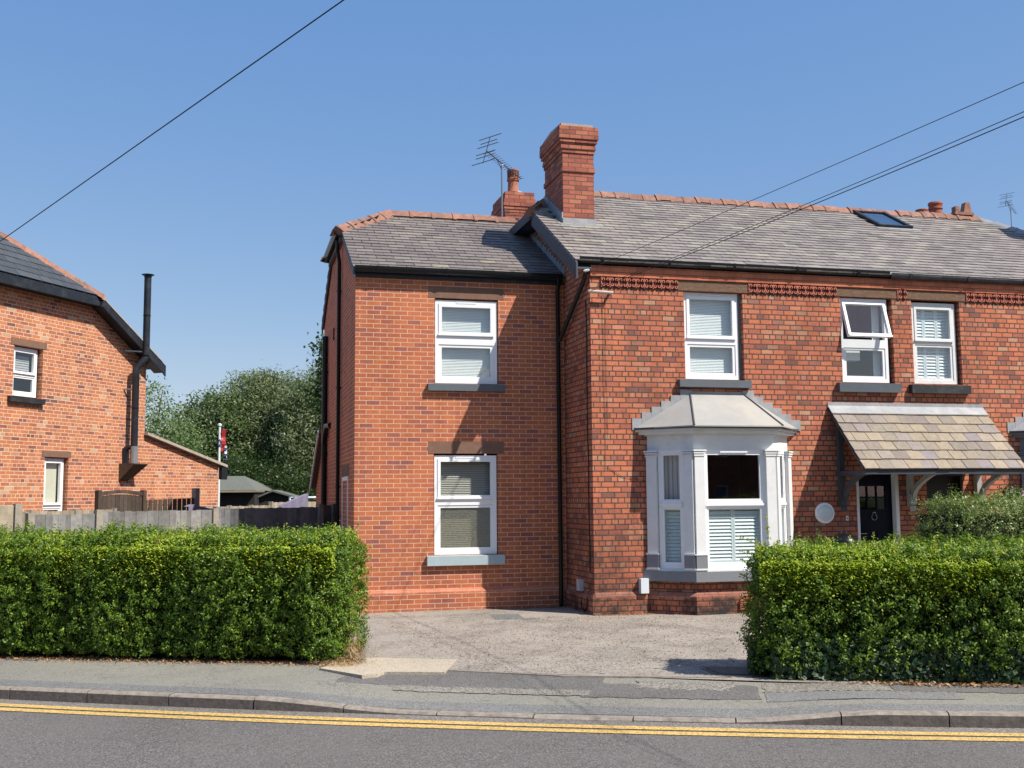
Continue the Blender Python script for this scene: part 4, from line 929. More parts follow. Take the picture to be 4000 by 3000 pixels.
m = MB(); m.lathe((0, 0, .044), [(.131, 0), (.12, .018), (.09, .03), (.04, .036)], 40)
for i, v in enumerate(m.v): m.v[i] = lampM @ v
m.build('diffuser', 'lamp_glass', lp, True)
m = MB(); m.box(9.955, 9.995, YM-.02, YM-.001, 1.35, 1.43); db = m.build('doorbell', 'white_paint'); tag(db, 'small white doorbell left of the navy door', 'doorbell')
MB().box(9.967, 9.983, YM-.026, YM-.02, 1.375, 1.40).build('button', 'black_plastic', db)
m = MB(); m.lathe((0, 0, 0), [(.012, 0), (.02, .02), (.02, .09), (.012, .1)], 10); TM = Matrix.Translation((5.33, 16.12, 5.31)) @ Matrix.Rotation(R_(75), 4, 'Y')
for i, v in enumerate(m.v): m.v[i] = TM @ v
m.build('insulator', 'white_paint', HB)

# ------------------------------------------------------------------ aerials
def yagi(name, base, H, label, dirv, n, s=1.0):
    a = empty(name, base, 0, label, 'aerial'); m = MB(); m.tube([(0, 0, 0), (0, 0, H*.75), (0, 0, H)], .018*s, 8); m.build('mast', 'steel', a)
    d = Vector(dirv).normalized(); sd = d.cross(Vector((0, 0, 1))).normalized(); up = sd.cross(d)
    c = Vector((0, 0, H+.05)); b0, b1 = c-d*.48*s, c+d*.62*s
    m = MB(); m.tube([b0, b1], .011*s, 6); m.tube([(0, 0, H), c+d*.05], .012*s, 6); m.tube([c-d*.15, c-d*.0-Vector((0, 0, .14)), (0, 0, H-.02)], .009*s, 6); m.build('boom', 'aerial_metal', a)
    m = MB()
    for k in range(n):
        p = b0+(b1-b0)*((k+1)/n); L = (.15-.07*k/n)*s; m.tube([p-sd*L, p+sd*L], .005*s, 5)
    m.build('director', 'aerial_metal', a)
    r = MB(); q = b0; r.tube([q-up*.30*s, q+up*.34*s], .010*s, 6)
    for h, L in ((.34, .32), (.22, .24), (.13, .30), (-.05, .28), (-.14, .26), (-.28, .33)): r.tube([q+up*h*s-sd*L*s, q+up*h*s+sd*L*s], .008*s, 6)
    r.build('reflector', 'aerial_metal', a)
    return a
yagi('tv_aerial', (5.37, 21.55, 7.3), 1.35, 'television aerial on a thin mast beside the short chimney', (.80, .50, -.34), 16)
yagi('tv_aerial', (16.51, 20.05, 7.0), 1.0, 'television aerial at the far right above the roof', (.80, .45, -.36), 10, .5)

# ------------------------------------------------------------------ overhead cables
def cable(name, a, b, sag, r, label):
    a, b = Vector(a), Vector(b); pts = [a+(b-a)*(k/24)-Vector((0, 0, sag*4*(k/24)*(1-k/24))) for k in range(25)]
    o = MB().tube(pts, r, 6).build(name, 'cable_black'); return tag(o, label, 'cable')
va = Vector((-1.741, 8.959, 3.776)); vb = Vector((.502, 5.218, 4.242)); dd = vb-va
cable('overhead_cable', va-dd*.6, vb+dd*.5, .0, .0036, 'thick black cable crossing the sky at upper left')
t1 = Vector((5.26, 16.18, 5.28)); q1 = Vector((6.268, 7.37, 5.176))
cable('overhead_cable', t1, q1+(q1-t1)*.35, .03, .0035, 'single thin cable to the bargeboard corner, highest of the three over the long roof')
t2 = Vector((5.47, 16.3, 5.05)); q2 = Vector((6.272, 7.39, 4.965)); q3 = Vector((6.272, 7.395, 4.93))
cable('overhead_cable', t2, q2+(q2-t2)*.35, .07, .0036, 'upper thin cable of the close pair ending at the wall bracket')
cable('overhead_cable', t2+Vector((.02, 0, -.02)), q3+(q3-t2)*.35, .07, .0046, 'lower thicker cable of the close pair ending at the wall bracket')

# ------------------------------------------------------------------ neighbouring house at the left
NB = empty('neighbouring_house', (-1.991, 27.485, 0), R_(57), 'orange brick house at the left edge with dark fascia and black flue', 'house')
m = MB(); wall_holes(m, -9, 0, -.2, 6.3, [(-4.24, -3.42, 3.905, 4.955), (-3.27, -2.55, 1.0, 2.70)], 0, .13); 
# cut the corner under the sloping verge: rebuild the top right part as a sloped piece
m = MB(); wall_holes(m, -9, -1.85, -.2, 6.28, [(-4.24, -3.42, 3.905, 4.955), (-3.27, -2.55, 1.0, 2.70)], 0, .13)
m.face([(-1.85, 0, -.2), (0, 0, -.2), (0, 0, 5.27), (-1.85, 0, 6.19)]); m.face([(0, 0, -.2), (3.11, 0, -.2), (3.11, 0, 2.70), (0, 0, 3.34)])
m.face([(0, 0, 3.34), (0, 8, 3.34), (0, 8, 5.27), (0, 0, 5.27)]); m.face([(3.11, 0, -.2), (3.11, 6, -.2), (3.11, 6, 2.7), (3.11, 0, 2.7)])
m.face([(-9, 0, -.2), (-9, 0, 6.28), (-9, 8, 6.28), (-9, 8, -.2)]); m.build('wall', 'garden_wall_brick', NB)
hN = .55; aN = 1.0
m = MB(); zf = 6.30
def nbp(t, y, z): return (t, y, z)
dzr = hN*(4.6-2.03); yr = -.3+dzr/aN
faces = [[(-2.03, -.3, zf), (-4.6, yr, zf+dzr), (-7.17, -.3, zf)], [(-2.03, -.3, zf), (.32, -.3, zf-hN*2.35), (.32, 8.3, zf-hN*2.35), (-4.6, 8.3, zf+dzr), (-4.6, yr, zf+dzr)],
         [(-7.17, -.3, zf), (-4.6, yr, zf+dzr), (-4.6, 8.3, zf+dzr), (-9.5, 8.3, zf-hN*2.35), (-9.5, -.3, zf-hN*2.35)]]
for f in faces: m.extr([(a, b, c-.01) for a, b, c in f], (0, 0, -.06))
nr = m.build('roof', 'new_slate', NB)
m = MB(); V = Vector((0, 1, aN)).normalized(); Lv = (yr+.3)/V.y
slates(m, (-7.17, -.33, zf), (1, 0, 0), V, 0, 5.14, 0, Lv, .33, .22, lambda u, v: v/Lv*2.57 < u < 5.14-v/Lv*2.57, .008, .002, 31); m.build('slate_covering', 'new_slate', nr)
m = MB(); ridge(m, (-1.98, -.34, zf+.02), (-4.6, yr, zf+dzr+.05), .48, .11); ridge(m, (-7.2, -.34, zf+.02), (-4.6, yr, zf+dzr+.05), .48, .11); ridge(m, (-4.6, yr, zf+dzr+.05), (-4.6, 8.3, zf+dzr+.05), .48, .13); m.build('ridge_tiles', 'ridge_clay', nr)
m = MB(); m.box(-7.2, -1.98, -.32, -.29, zf-.22, zf-.02); m.extr([(-1.98, -.31, zf-.22), (-1.98, -.31, zf-.02), (.34, -.31, zf-hN*2.35-.0), (.34, -.31, zf-hN*2.35-.26), (.12, -.31, zf-hN*2.35-.1)], (0, .03, 0)); m.build('fascia', 'black_paint', NB)
m = MB(); m.box(-7.2, -1.98, -.29, 0, zf-.20, zf-.18); m.extr([(-1.98, -.28, zf-.20), (-1.98, 0, zf-.20), (.3, 0, zf-hN*2.3-.2), (.3, -.28, zf-hN*2.3-.2)], (0, 0, .02)); m.build('soffit', 'black_paint', NB)
m = MB(); m.extr([(-1.98, -.322, zf-.035), (-1.98, -.322, zf-.005), (.2, -.322, zf-hN*2.18+.01), (.2, -.322, zf-hN*2.18-.02)], (0, .01, 0)); m.build('verge_strip', 'mortar', NB)
# lean-to
m = MB(); m.extr([(-.03, -.12, 3.385), (3.36, -.12, 2.69), (3.36, -.12, 2.62), (-.03, -.12, 3.32)][::-1], (0, 6, 0)); m.build('lean_to_roof', 'mortar', NB)
m = MB(); m.box(3.13, 3.38, -.1, 0, 2.3, 2.62); m.build('gutter', 'black_plastic', NB)
wn = window(NB, None, -4.22, -3.49, 3.93, 4.935, 4.33, 4.40, .09, (), fr=.06, sash=.04, mat='upvc', vent=False)
slats(-4.16, -3.6, 4.33, 4.75, .2, .05, .052, 1.3, None, 'grey_curtain', wn, 'curtain')
lintel(None, -4.33, -3.33, 4.957, 5.10, 0, 'sandstone', wn, .01); sill(NB, None, -4.38, -3.40, 3.785, 3.905, 0, .09, 'sill_dark', wn)
wn = window(NB, None, -3.25, -2.61, 1.02, 2.68, 1.62, 1.70, .08, (), fr=.06, sash=.04, vent=True)
m = MB(); m.box(-3.17, -2.72, .17, .18, 1.05, 2.6); m.build('curtain', 'cream_curtain', wn)
lintel(None, -3.36, -2.49, 2.703, 2.835, 0, 'sandstone', wn, .01)
# flue
fl = MB(); fl.tube([(-.66, -.22, 2.62), (-.66, -.22, 4.80), (-.66, -.24, 4.86), (-.50, -.34, 5.10), (-.50, -.36, 5.2), (-.50, -.36, 7.03)], .082, 16); fo = fl.build('flue', 'black_paint', NB, True); fo['label'] = 'black metal stove flue rising past the verge'
fl = MB(); fl.tube([(-.66, -.22, 2.60), (-.66, -.22, 3.02)], .088, 16); fl.build('sleeve', 'silver_flue', fo, True)
fl = MB(); fl.tube([(-.72, .0, 2.62), (-.75, -.05, 2.95), (-.72, -.15, 3.02)], .07, 12); fl.build('elbow', 'black_paint', fo, True)
fl = MB(); fl.lathe((-.50, -.36, 7.03), [(.09, 0), (.09, .03), (.145, .05), (.145, .06), (.05, .075)], 20)
fl.build('cowl', 'black_plastic', fo, True)
for z in (6.1, 5.15, 3.9): MB().lathe((-.50, -.36, z) if z > 5 else (-.66, -.22, z), [(.089, 0), (.089, .02)], 16).build('collar', 'black_plastic', fo, True)
fl = MB(); fl.beam((-.82, -.01, 5.25), (-.45, -.36, 5.25), .03, .03); fl.beam((-.80, -.01, 4.35), (-.66, -.22, 4.35), .03, .03); fl.build('clamp', 'steel', fo)
fl = MB(); fl.extr([(-.90, -.01, 2.60), (-.90, -.42, 2.60), (-.90, -.01, 2.22)], (.02, 0, 0)); fl.extr([(-.42, -.01, 2.60), (-.42, -.42, 2.60), (-.42, -.01, 2.3)], (.02, 0, 0)); fl.box(-.90, -.40, -.42, -.005, 2.60, 2.62); fl.face([(-.90, -.42, 2.6), (-.42, -.42, 2.6), (-.6, -.02, 2.22), (-.85, -.02, 2.22)])
fl.build('bracket', 'brown_wood', fo)

# ------------------------------------------------------------------ fences
def fence(name, pts, z, zt, mat, pmat, label, board=.1, post=True, cap=False, dip=None, pw=.1):
    pts = [Vector((*p, 0)) for p in pts]; a = empty(name, pts[0], 0, label, 'fence'); o = pts[0]
    for i in range(len(pts)-1):
        p, q = pts[i]-o, pts[i+1]-o; d = q-p; L = d.length; d.normalize(); n = Vector((-d.y, d.x, 0)); k = max(2, round((L-pw)/board)); mb = MB(); bw = (L-pw)/k; fr_ = rnd.Random if False else random.Random(i+len(name))
        for j in range(k):
            c = p+d*(pw/2+bw*(j+.5)); h = zt[i]+fr_.uniform(-.008, .008); hz = (h-z)/2
            mb.obb(c+Vector((0, 0, z+hz))+n*(.006*(j % 2)), d*(bw/2+.008), n*.008+d*.004, (0, 0, hz))
        mb.build('fence_panel', mat, a)
        if cap: mb = MB(); mb.obb((p+q)/2+Vector((0, 0, zt[i]+.012)), d*(L/2-pw/2), n*.03, (0, 0, .012)); mb.build('fence_rail', pmat, a)
    for i, p in enumerate(pts):
        zz = max(zt[max(0, i-1)], zt[min(i, len(zt)-1)])+.025; d = (pts[min(i+1, len(pts)-1)]-pts[max(i-1, 0)]).normalized(); n = Vector((-d.y, d.x, 0)); mb = MB()
        mb.obb(p-o+Vector((0, 0, (zz+z)/2)), d*pw/2, n*.05, (0, 0, (zz-z)/2)); mb.build('fence_post', pmat, a)
    return a
fence('wooden_fence', [(1.88, 20.95), (1.62, 20.62), (-.2, 19.38)], -.12, [1.66, 1.63], 'dark_wood', 'old_wood', 'dark grey board fence panels running from the side wall behind the left hedge')
fence('wooden_fence', [(-.24, 19.35), (-1.966, 18.17)], -.12, [1.61], 'old_wood', 'concrete_post', 'lighter weathered board fence panel left of the dark ones, in the middle')
fence('wooden_fence', [(-1.966, 18.15), (-2.85, 17.56)], -.12, [1.58], 'old_wood', 'concrete_post', 'short grey board fence panel near the left edge with concrete posts')
fence('wooden_fence', [(-2.98, 17.3), (-4.6, 16.3)], -.12, [1.72], 'pale_wood', 'concrete_post', 'pale board fence at the left edge behind a tall post')
bf = [Vector((-3.9, 19.3, 0))+Vector((.392, .92, 0))*(1.42*k) for k in range(13)]
fence('wooden_fence', [(p.x, p.y) for p in bf], -.12, [1.60]*9+[1.68]*3, 'pale_wood', 'concrete_post', 'pale boundary fence with concrete posts running back to the sheds', .12, pw=.09)
# arched dark panel and trellis by the neighbour
A0, A1 = Vector((-2.493, 22.942, 0)), Vector((-1.724, 23.888, 0)); d = (A1-A0); L = d.length; d.normalize(); n = Vector((-d.y, d.x, 0))
ap = empty('gate_panel', A0, 0, 'dark brown arched timber panel in front of the orange brick wall', 'fence panel'); m = MB(); K = 11
for j in range(K):
    f = (j+.5)/K; h = 1.97+.05*math.sin(f*PI)-.06; m.obb(d*L*f+Vector((0, 0, h/2-.06)), d*(L/K/2-.003), n*.01, (0, 0, h/2))
m.build('board', 'brown_wood', ap); m = MB()
for j in range(K):
    f0, f1 = j/K, (j+1)/K; m.beam(d*L*f0+Vector((0, 0, 1.90+.05*math.sin(f0*PI))), d*L*f1+Vector((0, 0, 1.90+.05*math.sin(f1*PI))), .05, .07)
for f in (0, 1): m.obb(d*L*f+Vector((0, 0, .93)), d*.045, n*.05, (0, 0, 1.05))
m.build('frame', 'brown_wood', ap)
T1 = Vector((-.717, 25.074, 0)); d = (T1-A1); L = d.length; d.normalize(); n = Vector((-d.y, d.x, 0))
tr = empty('trellis_fence', A1, 0, 'low dark slatted fence ending at a tall grey post', 'fence'); m = MB(); K = 11
for j in range(K): f = (j+.5)/K; m.obb(d*L*f+Vector((0, 0, .84)), d*(L/K/2-.02), n*.012, (0, 0, .94+.012*f*3))
m.build('board', 'brown_wood', tr); m = MB(); m.obb(d*L+Vector((0, 0, .95)), d*.06, n*.06, (0, 0, 1.08)); m.build('fence_post', 'old_wood', tr)
m = MB(); 
for j in range(K+1): f = j/K; m.obb(d*L*f+Vector((0, 0, .84))+n*.05, d*.012, n*.01, (0, 0, .93))
m.build('trellis_bar', 'pale_wood', tr)
# cloths over the back fence
def cloth(name, x0, y0, x1, y1, prof, mat, label, drop=.35):
    P, Q = Vector((x0, y0, 0)), Vector((x1, y1, 0)); N = 18; m = MB(); d = (Q-P).normalized(); n = Vector((d.y, -d.x, 0)); rows = 5
    def pt(i, j): f = i/N; z = np.interp(f, [a for a, _ in prof], [b for _, b in prof]); return P+(Q-P)*f+n*(.05+.03*math.sin(i*1.3)*j/rows)+Vector((0, 0, z-drop*j/rows))
    for i in range(N):
        for j in range(rows): m.face([pt(i, j+1), pt(i+1, j+1), pt(i+1, j), pt(i, j)])
    for i in range(N): m.face([pt(i, 0), pt(i+1, 0), pt(i+1, 0)-n*.1, pt(i, 0)-n*.1])
    return tag(m.build(name, mat, None, True, 80), label, 'cloth')
cloth('draped_cloth', 1.1, 26.5, 1.85, 27.6, [(0, 1.62), (.3, 1.68), (.7, 1.82), (1, 1.90)], 'purple_cloth', 'purple cloth hung over the fence beside the side wall')
cloth('draped_cloth', -.75, 20.6, -.2, 21.6, [(0, 1.66), (.15, 1.70), (.5, 1.64), (1, 1.56)], 'purple_cloth', 'small purple cloth lying over the middle of the fence', .2)

# ------------------------------------------------------------------ sheds, goal frame, flagpole
s1 = empty('garden_shed', (0, 38.5, 0), R_(0), 'dark shed with long grey felt roof beside the orange brick wall', 'shed')
rd = R_(-14)
def sh(x, y): return (x*math.cos(rd)-y*math.sin(rd), x*math.sin(rd)+y*math.cos(rd))
Msd = Matrix.Rotation(rd, 4, 'Z')
m = MB(Msd); m.box(-3, .85, 0, 3, -.2, 2.05); m.build('wall', 'shed_wood', s1)
m = MB(Msd); m.extr([(-3, -.3, 2.08), (.95, -.3, 2.08), (.18, 1.4, 2.58), (-3, 1.4, 2.58)], (0, 0, -.06)); m.extr([(-3, 3.2, 2.08), (-3, 1.4, 2.58), (.18, 1.4, 2.58), (.95, 3.2, 2.08)], (0, 0, -.06)); m.face([(.95, -.3, 2.06), (.95, 3.2, 2.06), (.18, 1.4, 2.56)]); m.build('roof', 'felt', s1)
m = MB(Msd); m.box(-3, 1.25, -.34, -.30, 2.0, 2.06); m.build('fascia', 'pale_timber', s1)
s2 = empty('garden_shed', (1.45, 38.9, 0), R_(-10), 'smaller dark shed with shallow grey gable roof', 'shed')
m = MB(); m.extr([(-.62, 0, -.2), (.5, 0, -.2), (.5, 0, 1.84), (0, 0, 2.03), (-.62, 0, 1.78)], (0, 3, 0)); m.build('wall', 'shed_wood', s2)
m = MB(); m.extr([(-.85, -.15, 1.72), (0, -.15, 2.08), (.75, -.15, 1.86), (.75, -.15, 1.80), (0, -.15, 2.02), (-.85, -.15, 1.66)][::-1], (0, 4.5, 0)); m.build('roof', 'felt', s2)
gl = empty('white_frame', (1.93, 36.87, 0), 0, 'white tubular frame standing before the smaller shed', 'frame')
m = MB(); m.tube([(0, 0, -.1), (0, 0, 1.82), (.75, -.2, 1.80), (1.0, -.25, 1.80)], .045, 8); m.build('bar', 'upvc', gl)
fp = empty('flagpole', (-.33, 35.1, 0), 0, 'white flagpole above the lean-to roof', 'flagpole')
MB().tube([(0, 0, -.1), (0, 0, 4.03)], [.05, .035], 10).build('pole', 'white_paint', fp, True); MB().lathe((0, 0, 4.02), [(.03, 0), (.06, .02), (.06, .07), (.02, .1)], 12).build('finial', 'white_paint', fp, True)
fg = empty('flag', (-.29, 35.05, 3.0), 0, 'limp red, white and blue flag on the white flagpole', 'flag')
def flagpart(x0, x1, z0, z1, mat, ph):
    m = MB(); N = 10
    def P(i, j, w_): f = j/6; x = x0(f) if w_ == 0 else x1(f); return (x, .03*math.sin(j*1.9+ph)+.02*w_, z0+(z1-z0)*f)
    for j in range(6): m.face([P(0, j, 0), P(0, j, 1), P(0, j+1, 1), P(0, j+1, 0)])
    return m.build('flag_cloth', mat, fg, True, 80)
flagpart(lambda f: .02, lambda f: .17-.03*f+.02*math.sin(f*8), .25, .92, 'flag_red', 0)
flagpart(lambda f: .0, lambda f: .16-.1*f, .55, .64, 'flag_white', 1.0)
flagpart(lambda f: .12, lambda f: .19, .05, .42, 'flag_white', .5)
flagpart(lambda f: .10, lambda f: .175, -.02, .33, 'flag_blue', .7)
flagpart(lambda f: -.08, lambda f: -.02, .3, .62, 'flag_blue', .2)

# ------------------------------------------------------------------ hedges
def hedge(name, loc, rz, x0, x1, y0, y1, z0, z1, nleaf, label, rc=.3, seed=1, L=.036, Wd=.017, mat='privet_leaf', shoots=200, under=.16, lump=.05, round_top=.1, shootmat='privet_shoot', topn=0, zfun=None):
    root = empty(name, loc, rz, label, 'hedge'); g = np.random.default_rng(seed)
    cx, cy, cz = (x0+x1)/2, (y0+y1)/2, (z0+z1)/2; hx, hy, hz = (x1-x0)/2, (y1-y0)/2, (z1-z0)/2
    # weight sides so that front, right/left ends and top get the leaves
    areas = np.array([2*hx*2*hz, 2*hx*2*hz*.25, 2*hy*2*hz, 2*hy*2*hz, 2*hx*2*hy*1.1]); pr = areas/areas.sum(); side = g.choice(5, nleaf, p=pr)
    u, v = g.uniform(-1, 1, nleaf), g.uniform(-1, 1, nleaf); P = np.zeros((nleaf, 3)); N = np.zeros((nleaf, 3))
    for k, (ax, sg) in enumerate(((1, -1), (1, 1), (0, -1), (0, 1), (2, 1))):
        q = side == k; o = [a for a in (0, 1, 2) if a != ax]; h = (hx, hy, hz); P[q, ax] = sg*h[ax]; P[q, o[0]] = u[q]*h[o[0]]; P[q, o[1]] = v[q]*h[o[1]]; N[q, ax] = sg
    # round the box: pull points towards an inset core
    inn = np.array([max(hx-rc, .01), max(hy-rc, .01), max(hz-rc*.55, .01)]); C = np.clip(P, -inn, inn); D = P-C; ln = np.linalg.norm(D/np.array([1, 1, .55]), axis=1)+1e-9
    D2 = D/ln[:, None]*rc; P = C+D2; N2 = D/(np.linalg.norm(D, axis=1)[:, None]+1e-9); N = N2
    lp_ = vnoise(P, 2.6, seed)*lump+vnoise(P, 9, seed+1)*lump*.55; out = g.random(nleaf) < .55
    kk = max(50, nleaf//30); ci = g.choice(nleaf, kk, replace=False); cb = P[ci]+N[ci]*(g.uniform(-.03, .05, kk))[:, None]; cn = N[ci]; who = g.integers(0, kk, nleaf); lc = vnoise(cb, 2.6, seed)*lump+vnoise(cb, 8, seed+1)*lump*.5
    P = P+N*lp_[:, None]-N*(.035+g.exponential(.06, nleaf))[:, None]
    tip = g.random(nleaf)[:, None]; dirn = cn[who]*.6+np.array([0, 0, .8])+.35*g.normal(0, 1, (kk, 3))[who]
    P = np.where(out[:, None], cb[who]+cn[who]*lc[who][:, None]+dirn*(tip*.085-.03)+g.normal(0, .017, (nleaf, 3)), P); N = np.where(out[:, None], cn[who], N)
    # ragged lower edge, slight taper to the foot
    fz = (P[:, 2]+hz)/(2*hz); P[:, 1] += np.where(N[:, 1] < 0, 1, 0)*(1-np.clip(fz, 0, 1))**2*.07
    keep = P[:, 2] > -hz+under*(.5+.9*g.random(nleaf)); P, N = P[keep], N[keep]; P += (cx, cy, cz)
    if zfun: P[:, 2] += zfun(P[:, 0])*np.clip((P[:, 2]-z0)/(z1-z0), 0, 1)
    sl = Matrix.Rotation(-rz, 3, 'Z') @ _sdv; sl = np.array(sl); N = N+sl*.3
    leaves('foliage', P, N, L, Wd, mat, root, seed, .6, .3)
    # shoots standing above the clipped top
    SP, SN = [], []; tw = MB()
    for _ in range(shoots):
        sx = g.uniform(x0+.05, x1-.05); sy = y0+.08+abs(g.normal(0, .35)) if g.random() < .8 else g.uniform(y0, y1); sy = min(sy, y1-.05); H = abs(g.normal(0, .055))+.02; zb = z1-.05-(.10*max(0, 1-(sy-y0)/.2))+(zfun(np.array([sx]))[0] if zfun else 0)
        lx, ly = g.normal(0, .12, 2)
        if H > .07: tw.beam((sx, sy, zb), (sx+lx*H, sy+ly*H, zb+H+.04), .004, .004, up=(0, 1, .1))
        for k in range(int(5+H*90)):
            f = (k+1)/(5+H*90); SP.append((sx+lx*H*f+g.normal(0, .009), sy+ly*H*f+g.normal(0, .009), zb+(H+.045)*f)); SN.append((g.normal(0, .7)+.4, g.normal(0, .7)-.5, .6))
    if SP: leaves('shoot', np.array(SP), np.array(SN), L*.95, Wd*1.0, shootmat, root, seed+5, .5, 1.2)
    # bright layer of young leaves over the top
    if topn:
        X = g.uniform(x0+.06, x1-.06, topn); Y = g.uniform(y0+.0, y1-.04, topn); Z = z1+vnoise(np.stack([X, Y, X*0], 1), 9, seed)*.02-g.exponential(.03, topn)+(zfun(X) if zfun else 0)
        ed = np.minimum(np.minimum(Y-y0, X-x0), x1-X); Z -= np.clip(1-ed/.16, 0, 1)**2*.13
        fr_ = g.random(topn) < .38; Z = np.where(fr_, Z-.10-g.exponential(.09, topn), Z); Y = np.where(fr_, y0-.01+g.normal(0, .03, topn)+.02, Y)
        leaves('young_growth', np.stack([X, Y, Z], 1), np.tile(np.array([0, 0, .6])+sl, (topn, 1)), L*1.05, Wd*1.05, shootmat, root, seed+9, .55, .6)
    if tw.v: tw.build('twig', 'twig', root)['kind'] = 'stuff'
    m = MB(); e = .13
    m.prism([(x0+e+.14, y0+.24), (x1-e-.14, y0+.24), (x1-e-.03, y0+e+.3), (x1-e-.03, y1-e), (x0+e+.03, y1-e), (x0+e+.03, y0+e+.3)], z0+under*.5+.03, z1-e-.06); m.build('light_block_core', 'hedge_core', root)  # solid near-black core added inside the leaves to block light
    x = x0+.15
    while x < x1:
        yy = g.uniform(y0+.25, y1-.25); m = MB(); m.tube([(x, yy, z0-.05), (x+g.normal(0, .05), yy+g.normal(0, .05), z0+.25), (x+g.normal(0, .1), yy+g.normal(0, .08), z0+.5)], [.018, .014, .01], 6); m.build('stem', 'bark', root); x += g.uniform(.2, .45)
    return root
hzr = R_(-24.5)
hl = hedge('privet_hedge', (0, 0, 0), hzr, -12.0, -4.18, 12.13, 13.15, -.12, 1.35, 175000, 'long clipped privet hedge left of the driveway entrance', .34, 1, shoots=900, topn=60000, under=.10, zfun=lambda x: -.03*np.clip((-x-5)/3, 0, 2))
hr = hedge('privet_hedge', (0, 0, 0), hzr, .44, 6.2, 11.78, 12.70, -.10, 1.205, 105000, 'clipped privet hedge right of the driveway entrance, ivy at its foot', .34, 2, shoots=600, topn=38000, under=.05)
hb = hedge('clipped_bush', (0, 0, 0), 0, 8.95, 12.9, 12.1, 13.3, -.10, 1.70, 42000, 'rounded clipped bush in front of the brown door, behind the right hedge', .55, 3, mat='bush_leaf', shootmat='bush_leaf', shoots=160, under=.1, lump=.06, topn=4000)
# ivy along the foot of the right hedge
gI = np.random.default_rng(8); n = 5200; X = gI.uniform(.6, 6.2, n); Z = np.abs(gI.normal(0, .17, n))-.09; Yv = 11.84-.05+.12*gI.random(n)-.06*np.clip(Z, 0, 1)
iv = empty('ivy', (0, 0, 0), hzr, 'dark glossy ivy climbing the foot of the right hedge', 'ivy'); leaves('foliage', np.stack([X, Yv, Z], 1), np.tile([0, -1., .3], (n, 1)), .062, .055, 'ivy_leaf', iv, 8, .5)
n = 900; X = gI.uniform(.30, .52, n); Yv = gI.uniform(11.9, 12.7, n); Z = np.abs(gI.normal(0, .2, n))-.09
leaves('foliage', np.stack([X+.08, Yv, Z], 1), np.tile([-1, 0., .3], (n, 1)), .06, .05, 'ivy_leaf', iv, 9, .5)
# privet sprigs leaning out of the hedge ends
def sprigs(root, lst, seed):
    g = np.random.default_rng(seed)
    for (p, d, L) in lst:
        SP, SN = [], []; m = MB(); p, d = np.array(p), np.array(d)/np.linalg.norm(d); m.tube([Vector(p), Vector(p+d*L*.5+np.array([0, 0, -.01])), Vector(p+d*L)], .003, 5)
        for k in range(int(L*110)): f = g.random(); SP.append(p+d*L*f+g.normal(0, .012, 3)); SN.append(g.normal(0, 1, 3))
        sp = leaves('sprig', np.array(SP), np.array(SN), .036, .018, 'privet_shoot', root, seed, .4); m.build('twig', 'twig', sp)
sprigs(hl, [((-4.22, 12.35+.1*k, .25+.12*k), (1, -.2, .6+.1*(k % 3)), .20) for k in range(8)], 3)
sprigs(hr, [((.5, 11.95+.1*k, .35+.13*k), (-1, -.1, .3+.12*(k % 3)), .2) for k in range(8)]+[((.62, 11.9, 1.33), (-.1, 0, 1), .26)], 4)
# dry grass and litter
def litter(name, n, f, L, Wd, mat, label, cat, seed, up=.0, spread=.5):
    g = np.random.default_rng(seed); P = np.array([f(g) for _ in range(n)]); o = leaves(name, P, np.tile([0, 0, 1.], (n, 1)), L, Wd, mat, None, seed, spread, up); o['kind'] = 'stuff'; o['label'] = label; o['category'] = cat; return o
def hp(t, s, z): p = rp(t, s, 0)-E2*bend(t); return (p.x, p.y, z)
litter('dry_grass', 1200, lambda g: hp(-4.15+g.normal(0, .14), 12.2+g.normal(0, .12), -.09+abs(g.normal(0, .03))), .07, .006, 'dry_grass', 'dry straw coloured grass at the end of the left hedge', 'grass', 21, 1.0, .8)
litter('dry_grass', 420, lambda g: hp(-4.06+g.normal(0, .04), 12.4+g.normal(0, .12), -.05+abs(g.normal(0, .12))), .10, .007, 'dry_grass', 'pale dead stalks under the corner of the left hedge', 'grass', 24, 2.5, .5)
litter('fallen_leaves', 2200, lambda g: hp(g.uniform(-10.5, -4), 12.2+g.normal(0, .10), -.092+g.random()*.012), .035, .018, 'dry_leaf', 'brown fallen leaves along the foot of the left hedge', 'leaves', 22)
litter('fallen_leaves', 420, lambda g: hp([1.9, 2.6, 4.2, 4.6][int(g.integers(0, 4))]+g.normal(0, .25), 11.66+g.normal(0, .04), -.092+g.random()*.015), .05, .03, 'dry_leaf', 'dry fallen leaves along the foot of the right hedge', 'leaves', 23)
def dl(g):
    while True:
        x, y = g.uniform(2.2, 8), g.uniform(11, 16.3); s = x*E2.x+y*E2.y
        if s > 11.9: return (x, y, gz(x, y)+.004)
litter('leaf_litter', 4200, dl, .026, .010, 'dry_leaf', 'tiny scattered leaf scraps on the driveway', 'leaves', 26)
litter('moss_strip', 1500, lambda g: ((lambda x: (x, (YE-.1 if x < 5.45 else YM-.1)-abs(g.normal(0, .05)), -.045+g.random()*.01))(g.uniform(3.9, 6.5))), .02, .012, 'dry_leaf', 'dark mossy litter along the foot of the house wall', 'litter', 27)

